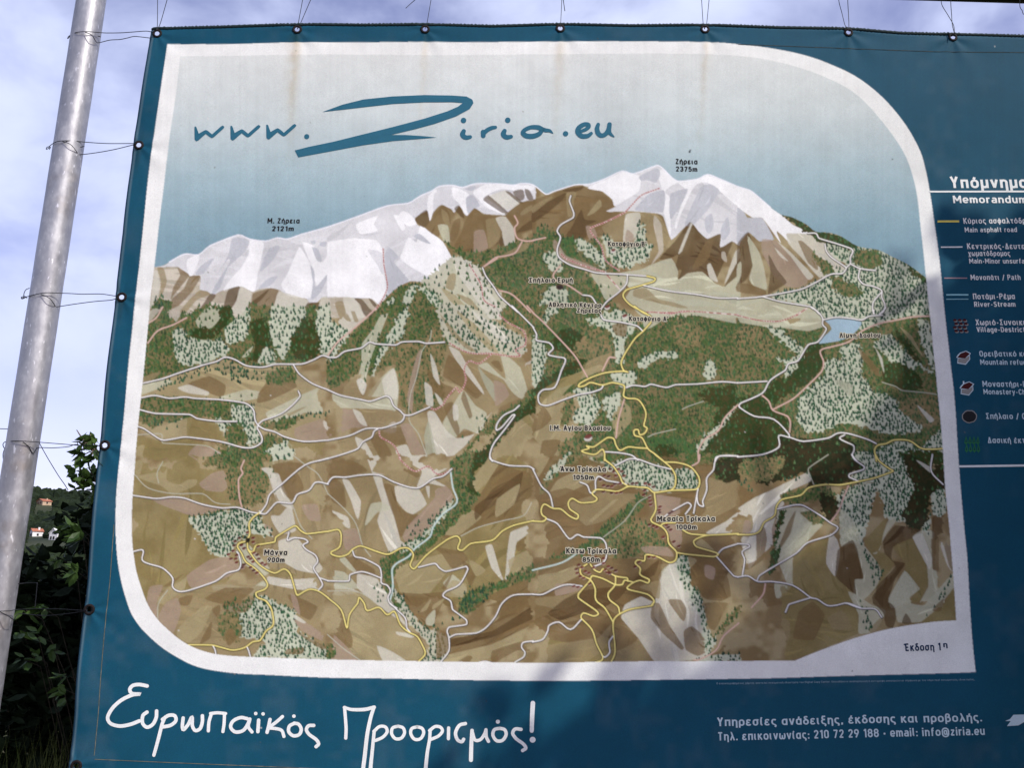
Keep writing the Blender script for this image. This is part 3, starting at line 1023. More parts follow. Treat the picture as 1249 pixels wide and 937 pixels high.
b3 b 480,110 570,100 560,180 500,170
b3 x 55,100 100,-5 165,-5 90,92 T1
b3 x -5,180 60,230 82,290 50,420 -5,495 T1
b3 D 100,230 200,130 330,180 420,200 400,280 300,250 250,300 T.5
b3 f 240,250 400,120 480,180 490,300 330,330 T.8
b3 t 330,330 470,280 440,380 390,390 300,420
b3 x 635,340 720,280 862,268 872,312 760,312 682,375 T1
b3 x 1030,400 1078,308 1125,420 1060,432 T.5
b3 f 860,110 1000,90 1010,220 900,230 T1
b3 f 900,350 1030,300 1040,420 930,440 T1
b3 x 465,410 580,388 632,430 562,492 490,452 T.4
b3 l -5,620 40,585 220,422 400,350 430,380 270,450 210,500 130,600 200,560 250,540 235,640 175,720 165,800 205,905 150,960 -5,960
b3 o -5,560 60,500 180,430 300,400 270,460 150,500 30,600 -5,600
b3 b 15,625 70,612 112,680 62,735 -5,760
b3 b 55,815 165,810 150,865 90,960 40,940
b3 x 245,500 330,498 412,590 372,682 342,722 238,692 280,600 T.7
b3 f 180,600 250,560 230,700 170,720 T.8
b3 l 520,560 590,610 600,690 500,800 475,650 T.3
b3 x 420,570 520,520 540,560 470,700 450,640 T.6
b3 F 600,560 660,600 680,720 610,740 T.6
b3 D 1150,560 1260,590 1260,960 1010,960 1080,780 T.4
b3 D 1000,520 1260,470 1260,560 1120,600 T.5
b3 x 995,870 1060,770 1150,700 1260,580 1185,692 1025,870 T.5
b3 G 690,800 900,800 1000,862 940,960 790,960 T.8
b3 D 740,840 860,850 900,960 800,960
b3 l 300,885 380,900 430,882 420,960 330,960
b3 f 150,860 230,800 300,870 280,960 200,960 T.9
b4 F -5,80 200,118 270,118 430,140 540,110 800,60 1180,45 1250,740 1000,960 -5,960
b4 c -5,-10 460,-10 520,60 525,112 432,140 280,122 200,118 -5,85
b4 f -5,120 120,130 200,200 240,300 120,300 -5,250 T1
b4 x 180,120 230,118 400,240 382,292 350,262 280,212 T.9
b4 x 228,310 330,310 422,268 392,370 290,432 300,352 T.8
b4 D 422,250 500,208 545,330 452,442 222,592 208,572 150,530 240,432 310,432 T.5
b4 D -5,560 130,530 220,622 330,692 312,775 230,682 100,662 -5,610
b4 D -5,620 220,692 312,792 240,862 150,902 -5,895 T.25
b4 E 320,790 560,800 620,770 702,832 705,960 -5,960 -5,912 150,898 250,852 250,780 T.3
b4 x 495,-10 895,-10 882,50 750,72 690,55 600,55 530,62 T1.1
b4 x 880,-10 1170,-10 1178,50 900,92 760,132 740,92 882,42 T1.1
b4 t 490,210 530,110 560,100 572,130 520,180 520,215
b4 L 532,70 600,62 690,68 757,85 735,130 690,170 622,200 498,217 520,180 572,130 560,100
b4 F 600,200 870,180 940,120 900,92 1000,62 1175,55 1205,400 1215,520 1100,520 900,462 880,442 700,250 T.7
b4 x 395,530 520,420 540,325 620,310 740,390 832,510 962,550 982,622 1115,722 1080,762 900,772 760,722 640,702 560,742 430,755 360,692 370,612 T1.15
b4 g2 590,440 700,470 690,540 640,500
b4 x 620,230 740,220 760,320 740,390 640,300 T.9
b4 b 735,240 800,300 860,380 850,420 760,310
b4 x 828,222 920,158 990,232 1060,302 1195,400 1100,362 1050,372 940,332 880,262 T1
b4 D 888,350 950,330 1050,370 1122,432 1120,492 1020,502 890,452 T.5
b4 l 985,110 1062,170 1132,302 1030,172
b4 D 960,140 990,140 1120,330 1080,310 1000,220
b4 x 1098,82 1172,92 1198,385 1132,242 T.7
b4 C 838,240 882,310 892,402 860,302
b4 f 1000,560 1200,560 1230,700 1120,720 1000,640 T.5
b4 x 735,960 850,860 1000,805 1100,862 1250,735 1262,862 1262,960 T1.1
b4 D 960,885 1180,872 1250,882 1250,960 1000,960 T.4
b4 C 1088,592 1192,682 1165,702
c1 o 55,-5 480,-5 560,60 640,95 640,170 700,315 830,352 900,470 900,510 700,700 640,760 500,960 140,960 90,830 50,600 48,240
c1 l 70,-10 120,-10 115,70 90,140 70,100
c1 l 78,132 220,102 208,60 268,58 262,150 340,180 390,150 450,150 430,190 300,242 235,190
c1 o 215,70 262,75 240,110
c1 m 460,172 540,110 625,90 655,170 600,225 500,215
c1 m 180,272 300,250 420,280 600,328 420,372 250,312
c1 m 380,-10 470,30 580,75 470,45
c1 f 475,40 640,-10 900,-10 885,190 850,290 760,310 700,312 640,262 620,100 T.9
c1 F 560,20 640,-10 880,-10 780,60 640,60 T1
c1 l 840,-10 960,-10 1010,80 960,150 880,120 T.3
c1 C 838,80 910,80 962,152 995,232 1035,325 940,290 915,230 880,120 T.25
c1 t 905,-10 1260,-10 1260,960 900,960 880,700 850,420 880,300 960,190
c1 b 905,60 1010,40 1110,60 960,180
c1 o 1050,-10 1260,-10 1260,30 1100,60
c1 C 895,130 940,110 960,150 992,235 1035,330 960,300 930,240
c1 C 900,370 952,368 1020,300 1052,462 960,482 915,422
c1 m 1085,310 1180,300 1205,400 1130,395
c1 b 960,190 1060,110 1100,200 1050,270 1000,260
c1 l 1100,220 1200,180 1260,260 1260,330 1180,290
c1 m 850,420 900,440 900,490 870,480
c1 x 398,395 550,358 700,330 830,370 852,420 900,470 912,500 760,482 680,562 640,622 540,602 480,500 T1.3
c1 m 385,735 520,640 640,618 712,690 640,742 440,822 400,795
c1 c 690,560 760,540 900,700 850,740 700,640
c1 C 945,525 1050,498 1180,640 1215,690 1180,725 1060,702 960,642
c1 C 885,740 1000,760 1180,750 1260,760 1260,825 1060,822 880,785
c1 o 890,690 1030,720 1060,740 900,745
c1 l 265,865 385,738 372,822 300,905
c1 c 538,800 640,788 780,812 850,768 882,810 800,862 640,832 575,852
c1 b 235,805 372,720 290,795
d1 t 150,350 250,330 380,350 560,300 900,330 1060,390 1260,360 1260,780 560,760 330,660 150,480
d1 m 160,330 240,320 205,420 205,560 140,450
d1 l 205,420 265,340 380,280 370,345 250,430
d1 m 255,430 330,398 352,480 300,622 210,525
d1 l 335,580 480,450 545,450 480,602 400,672 328,632
d1 b 495,400 622,335 800,340 705,422 600,435
d1 b 540,470 590,440 580,520
d1 b 480,640 540,540 530,640 470,680
d1 b 340,400 420,380 400,440 350,440
d1 x 630,450 720,430 850,378 930,420 1052,482 1062,592 1135,642 1260,730 1260,780 800,755 860,662 700,642 620,520 T1
d1 b 600,440 700,400 680,420 800,400 760,480 640,500 T1
d1 f 580,500 700,490 720,640 640,680 580,600 T.4
d1 b 620,620 660,580 690,640 640,690
d1 m 1040,530 1140,560 1260,650 1260,680 1100,605
d1 C 1050,500 1115,545 1090,550 1040,520
d1 b 1000,380 1062,390 1185,450 1142,532 1075,500
d1 m 1020,370 1060,400 1080,500 1040,460
d1 b 1050,600 1250,700 1210,710 1100,640
d1 b 1000,710 1100,700 1090,740 990,740 T.5
c2 t -5,-5 760,-5 760,300 700,460 480,560 330,960 -5,960
c2 b -5,20 120,20 200,60 240,100 100,130 -5,180
c2 C 232,-10 330,-10 270,100 420,132 330,120 342,200 382,300 412,400 442,522 505,565 380,605 330,492 300,400 330,300 268,110
c2 C 85,150 130,158 200,280 182,395 140,280
c2 c 225,432 260,300 330,288 382,330 300,352
c2 b 340,178 402,190 422,300 480,352 562,372 480,440 442,505 402,380 372,300
c2 C 408,190 545,198 602,300 522,362 470,342 420,280
c2 C 430,-10 765,-10 735,80 640,142 722,195 600,172 540,202 572,100 480,42
c2 b 330,-10 420,-10 560,120 540,140 420,70
c2 g2 560,-10 660,-10 700,90 640,60
c2 C 595,195 620,195 615,268
c2 m 655,215 722,190 765,262 702,342 640,480 500,562 455,500 480,440 545,370 650,262
c2 T.5 480,450 700,330 640,490 500,560
c2 C -5,330 120,378 132,450 60,405
c2 m 80,470 170,448 205,562 110,582
c2 b -5,120 90,180 110,320 20,280
c2 b 80,640 150,618 285,700 275,765 180,722
c2 c 70,640 100,620 180,720 130,700
c2 C -5,770 120,808 190,838 60,860 -5,830
c2 l 250,720 320,750 330,930 280,960 180,862 250,830
c2 o 870,-10 1260,-10 1260,960 420,960 420,700 520,590 640,540 900,260
c2 l 895,130 985,10 1040,60 965,172 880,245 870,200
c2 b 965,180 1040,60 1185,100 1260,80 1260,300 1100,402 900,442 780,502 695,502 860,332
c2 l 700,482 860,332 935,380 800,490
c2 B 895,312 1185,100 1152,270 1022,260 900,400
c2 l 1028,270 1170,175 1132,302 1022,382
c2 l 415,690 520,650 700,600 832,608 842,680 720,722 602,862 450,852 415,762
c2 b 640,560 820,590 850,640 760,700 690,600
c2 C 957,560 1000,548 1042,690 1075,762 1090,600 1112,470 1260,415 1260,455 1150,532 1132,640 1090,755 1070,775 995,690
c2 b 1150,540 1260,450 1260,520 1160,590
c2 l 1100,640 1260,560 1260,690 1120,740
c2 c 700,782 760,728 845,812 820,872 740,830
c2 b 820,640 900,720 870,800 840,740
c2 l 860,640 960,700 900,740
c2 b 420,850 560,870 720,848 800,960 430,960
c2 F 820,850 1000,785 1260,670 1260,745 1000,842 880,960 800,960 T1.1
c2 b 850,960 1010,840 1260,740 1260,820 1060,870
c2 b 930,960 1060,860 1260,840 1260,960
c2 F 745,50 860,-15 925,-15 880,180 925,262 800,312 752,150 T1
c2 D 900,-10 985,-10 880,140 915,250 880,240 850,200
c2 F 430,690 400,790 470,960 385,960 345,780 315,640 400,600 470,560 600,470 690,340 790,270 870,250 900,290 780,410 650,540 560,610 T1.2
c2 x 770,270 720,360 640,440 600,500 520,570 440,600 470,560 600,470 690,340 T1.2
d2 l -5,330 180,358 300,440 420,520 482,600 545,640 582,740 540,790 -5,790
d2 c -5,230 100,240 190,340 -5,340
d2 b -5,460 90,480 150,640 142,702 50,692 -5,640
d2 m -5,600 60,640 200,790 -5,790
d2 F -5,680 40,700 40,770 -5,790 T1
d2 C 298,688 400,730 480,790 340,790
d2 C 415,602 530,622 505,642 420,622
d2 C 180,250 300,280 420,470 480,570 440,540 300,440 180,340
d2 T.6 280,320 350,320 340,430 290,430
d2 b 415,368 560,372 720,365 640,562 590,602 480,470
d2 c 598,520 652,468 645,560 600,562
d2 l 560,480 630,400 600,470
d2 l 640,440 720,390 690,430 640,470
d2 X 380,330 440,380 565,560 640,600 735,640 742,740 680,800 560,800 620,700 580,640 480,540 T1
d2 b 660,590 735,620 735,720 660,770
d2 l 755,290 845,315 822,395 700,380
d2 b 690,340 760,240 720,340
d2 b 740,645 900,625 1040,522 1060,432 1130,385 1260,375 1260,560 1000,680 735,745
d2 l 735,742 1000,680 1260,555 1260,640 900,800 690,800
d2 b 950,450 1260,340 1260,375 1130,380 1060,440
d2 B 740,650 1000,600 1260,440 1260,520 1000,640 740,700
d2 b 1000,720 1260,640 1260,720 1150,720 1000,800
d2 b 780,800 850,750 880,760 850,800
d2 T1 805,420 850,340 900,330 880,480 820,500
d2 T.8 640,560 850,500 850,520 600,600
d2 T.5 880,380 960,340 970,420 900,430
c3 b -5,-10 1260,-10 1260,960 -5,960
c3 l -5,30 60,-10 100,20 30,140 -5,120
c3 f 40,200 180,20 260,-10 300,10 120,150 60,240 T1
c3 x 60,150 200,-10 240,-10 120,130 T.5
c3 l 150,150 350,60 400,130 300,190 150,260 100,230
c3 c 330,-10 430,-10 430,50 350,30
c3 b -5,260 200,200 400,270 300,422 180,482 -5,560
c3 t 200,300 420,230 700,240 560,300 440,400 320,430
c3 l 480,280 520,270 360,410 340,400
c3 t -5,430 100,400 80,430 -5,480
c3 x 430,60 560,25 640,28 840,92 862,172 822,222 740,222 580,180 520,130 T1.2
c3 F 430,-10 740,-10 840,80 640,25 560,20 480,50 T.8
c3 x 862,95 960,85 1015,150 1002,212 865,205 T1.2
c3 F 840,-10 1260,-10 1260,80 1180,160 1100,150 1110,60 1000,60 960,70 T.4
c3 E 1110,40 1260,10 1260,150 1180,170 1110,110 T.4
c3 m 740,240 960,270 985,250 905,352 780,402 745,360
c3 m 780,400 900,420 910,530 860,560 820,470
c3 t 1010,200 1060,130 1180,170 1260,150 1260,300 1070,400 905,460 940,360
c3 b 900,260 1000,260 1060,330 960,440 900,440
c3 C 1055,472 1180,402 1260,345 1260,485 1100,485
c3 b 880,560 1000,520 1100,600 880,600
c3 l 990,540 1030,510 1110,590 1020,560
c3 F -5,725 180,655 330,590 460,520 580,420 710,260 640,250 450,415 300,550 -5,672 T1.1
c3 f 440,510 600,400 700,420 822,560 700,620 640,622 480,660 450,560 T.9
c3 l -5,760 200,650 260,640 270,700 160,760 -5,800
c3 t 240,640 480,640 640,620 820,640 600,730 500,720 300,740
c3 m 660,560 820,560 860,620 690,600
c3 b -5,820 200,730 290,790 100,870 -5,900
c3 m 140,790 280,790 300,830 140,860
c3 B 90,880 400,855 560,780 700,680 790,640 760,760 600,802 500,882 400,960 90,960
c3 t 680,690 830,660 770,720 770,960 760,800
c3 c 768,740 800,690 855,655 905,730 962,800 1005,960 768,960
c3 b 905,620 1110,625 1185,740 1205,862 1100,905 1000,842 935,722
c3 m 1050,670 1110,690 1100,760 1050,740
c3 l 920,620 1000,640 940,700
c3 x 865,640 945,618 962,780 1045,900 1045,960 975,960 895,740 T1.2
d3 b -5,160 780,160 780,800 -5,800
d3 l -5,270 150,240 260,200 280,260 140,330 -5,380
d3 m 140,310 280,320 300,350 140,385
d3 t -5,400 200,380 300,345 260,440 -5,530
d3 b -5,440 120,460 90,500 -5,540
d3 B 90,492 200,400 300,352 450,332 560,330 770,160 740,260 605,312 530,400 440,452 300,492 170,535
d3 o -5,640 230,670 450,640 740,790 -5,800
d3 b 185,622 450,500 530,495 562,540 230,675
d3 t -5,700 200,670 400,640 480,560 430,720 300,800 -5,800
d3 t 540,560 680,640 760,800 500,800
d3 b 535,560 640,642 602,682 500,722
d3 C 540,510 560,440 660,388 742,420 770,300 800,230 862,168 905,240 955,300 1022,460 1062,600 1082,740 1002,775 745,790 645,645 545,530
d3 b 728,440 772,430 832,560 922,700 905,715 800,622 720,522
d3 b 825,410 905,410 938,470 922,540 885,505
d3 b 920,600 970,570 1052,640 1062,722 1002,752 930,712
d3 t 775,290 772,400 740,390 720,360 650,330
d3 x 870,150 910,140 950,280 1042,430 1062,560 1092,640 1130,620 1082,740 1050,740 1020,510 960,400 900,300 T1
d3 l 960,250 1040,400 1180,430 1130,590 1065,570 1060,460
d3 b 1040,430 1190,430 1110,592 1070,575
d3 t 1180,440 1260,330 1260,480 1110,620
d3 F 1110,610 1260,440 1260,480 1130,620 1090,640 T.8
d3 b 1060,745 1130,720 1260,570 1260,800 1000,800
d3 t 1130,740 1260,640 1260,740
d3 x 990,790 1100,745 1260,745 1260,790 T.8
c4 E -5,-10 720,-10 770,80 680,120 730,165 430,195 410,110 200,175 60,155 -5,100
c4 f -5,90 60,20 300,10 200,150 60,160 T.6
c4 b -5,180 100,240 60,300 -5,360
c4 C -5,330 100,260 200,215 300,165 425,105 442,160 330,212 260,245 282,300 242,340 205,452 212,545 60,685 40,600 -5,480
c4 T.5 -5,120 60,150 110,240 60,240 -5,180
c4 T.5 200,180 420,110 440,150 300,180
c4 m 40,400 80,410 70,500 30,490
c4 C 70,490 110,500 100,670 60,690
c4 b 110,480 160,440 175,520 150,640 60,700 20,680 110,640
c4 m 205,450 250,360 215,500 210,560
c4 x 690,-10 965,-10 1072,190 1002,400 900,382 835,182 730,170 680,130 770,80 T1.2
c4 E 985,-10 1150,60 1260,170 1260,230 1180,240 1160,362 1105,475 1020,432 1000,340 1072,200
c4 E 1150,110 1260,60 1260,190
c4 C 1080,30 1180,80 1170,110
c4 F 260,240 430,195 520,190 600,260 500,270 400,300 300,300 T.6
c4 x 595,260 700,188 842,182 792,400 752,545 700,522 620,545 622,330 T1
c4 E 500,230 600,280 612,340 562,402 512,350
c4 c 240,330 400,320 520,402 502,440 332,622 332,790 250,870 225,868 300,800 222,602
c4 f 380,350 500,350 520,420 420,410
c4 c 248,572 312,480 325,380 362,345 452,430 402,532 230,655
c4 b 245,560 300,420 350,340 318,480 255,575
c4 D 250,340 290,350 220,560 260,590 200,740 180,700 210,560 T1
c4 o 335,622 560,480 532,610 592,740 702,852 662,902 560,925 440,865 330,795
c4 b -5,700 100,770 200,775 330,800 440,870 300,900 -5,960
c4 c 220,780 320,800 260,870 228,868
c4 c 620,330 700,400 760,550 702,530 622,560
c4 C 558,480 602,520 618,600 588,742 532,662 538,580
c4 o 770,520 900,385 860,580 820,640 790,580
c4 c 700,850 705,760 760,752 730,622 700,530 762,550 832,640 872,700 842,800 762,882 690,880
c4 B 602,580 690,518 725,580 732,640 758,752 708,762 712,852 588,742
c4 o 830,600 900,602 950,660 880,760 800,860 870,740
c4 B 878,520 952,428 1110,458 1062,520 942,562 932,642 1015,662 960,742 880,870 880,960 815,960 840,800 955,680 888,600
c4 o 940,562 1062,508 1142,650 1155,780 1102,892 1038,892 1092,820 1050,750 1012,702 1015,662
c4 c 860,580 880,480 920,385 960,400 900,480 840,602 815,600
c4 c 908,890 1012,708 1092,800 1102,820 1040,872 1062,910 945,960
c4 c 1058,502 1122,458 1192,470 1192,640 1260,540 1260,960 1090,930 1155,800 1142,650
c4 C 1060,505 1120,480 1180,640 1160,700
c4 B 1180,380 1260,360 1260,520 1218,562 1212,692 1180,692
c4 x 1120,460 1170,370 1160,490 1140,480 T.8
c4 x 1180,240 1260,210 1260,360 1190,370 T1
d4 o -5,320 90,310 190,390 420,362 485,500 478,615 125,760 -5,780
d4 b 115,480 200,418 275,500 212,652 80,642
d4 t -5,520 60,540 60,640 -5,680
d4 t 290,520 380,470 440,580 330,590
d4 c 415,360 500,400 560,440 640,470 640,500 580,600 480,615 480,500
d4 t 540,592 620,515 655,595 560,610
d4 B 568,430 565,380 640,300 760,180 700,290 660,420 700,440 710,500 690,580 645,565 628,490 590,450
d4 c 720,545 700,460 660,400 760,230 840,350 790,390 800,430 880,440 1060,240 1075,320 960,460 860,545
d4 B 745,550 768,490 802,550
d4 o 860,550 1000,440 1060,335 1080,545
d4 b 930,470 1000,400 980,480
d4 T1 940,460 1000,340 1060,240 1075,260 980,430 860,550
d4 T1.2 490,30 530,120 590,180 630,240 600,310 520,370 490,420 540,480 560,600 510,600 500,470 480,410 560,330 560,240 500,120
d4 C 1000,-10 1030,-10 1045,130 1060,240 1020,200 980,80
d4 b 920,-10 970,-10 968,230 930,220
d4 b 980,-10 1040,20 1060,240 1030,200"""
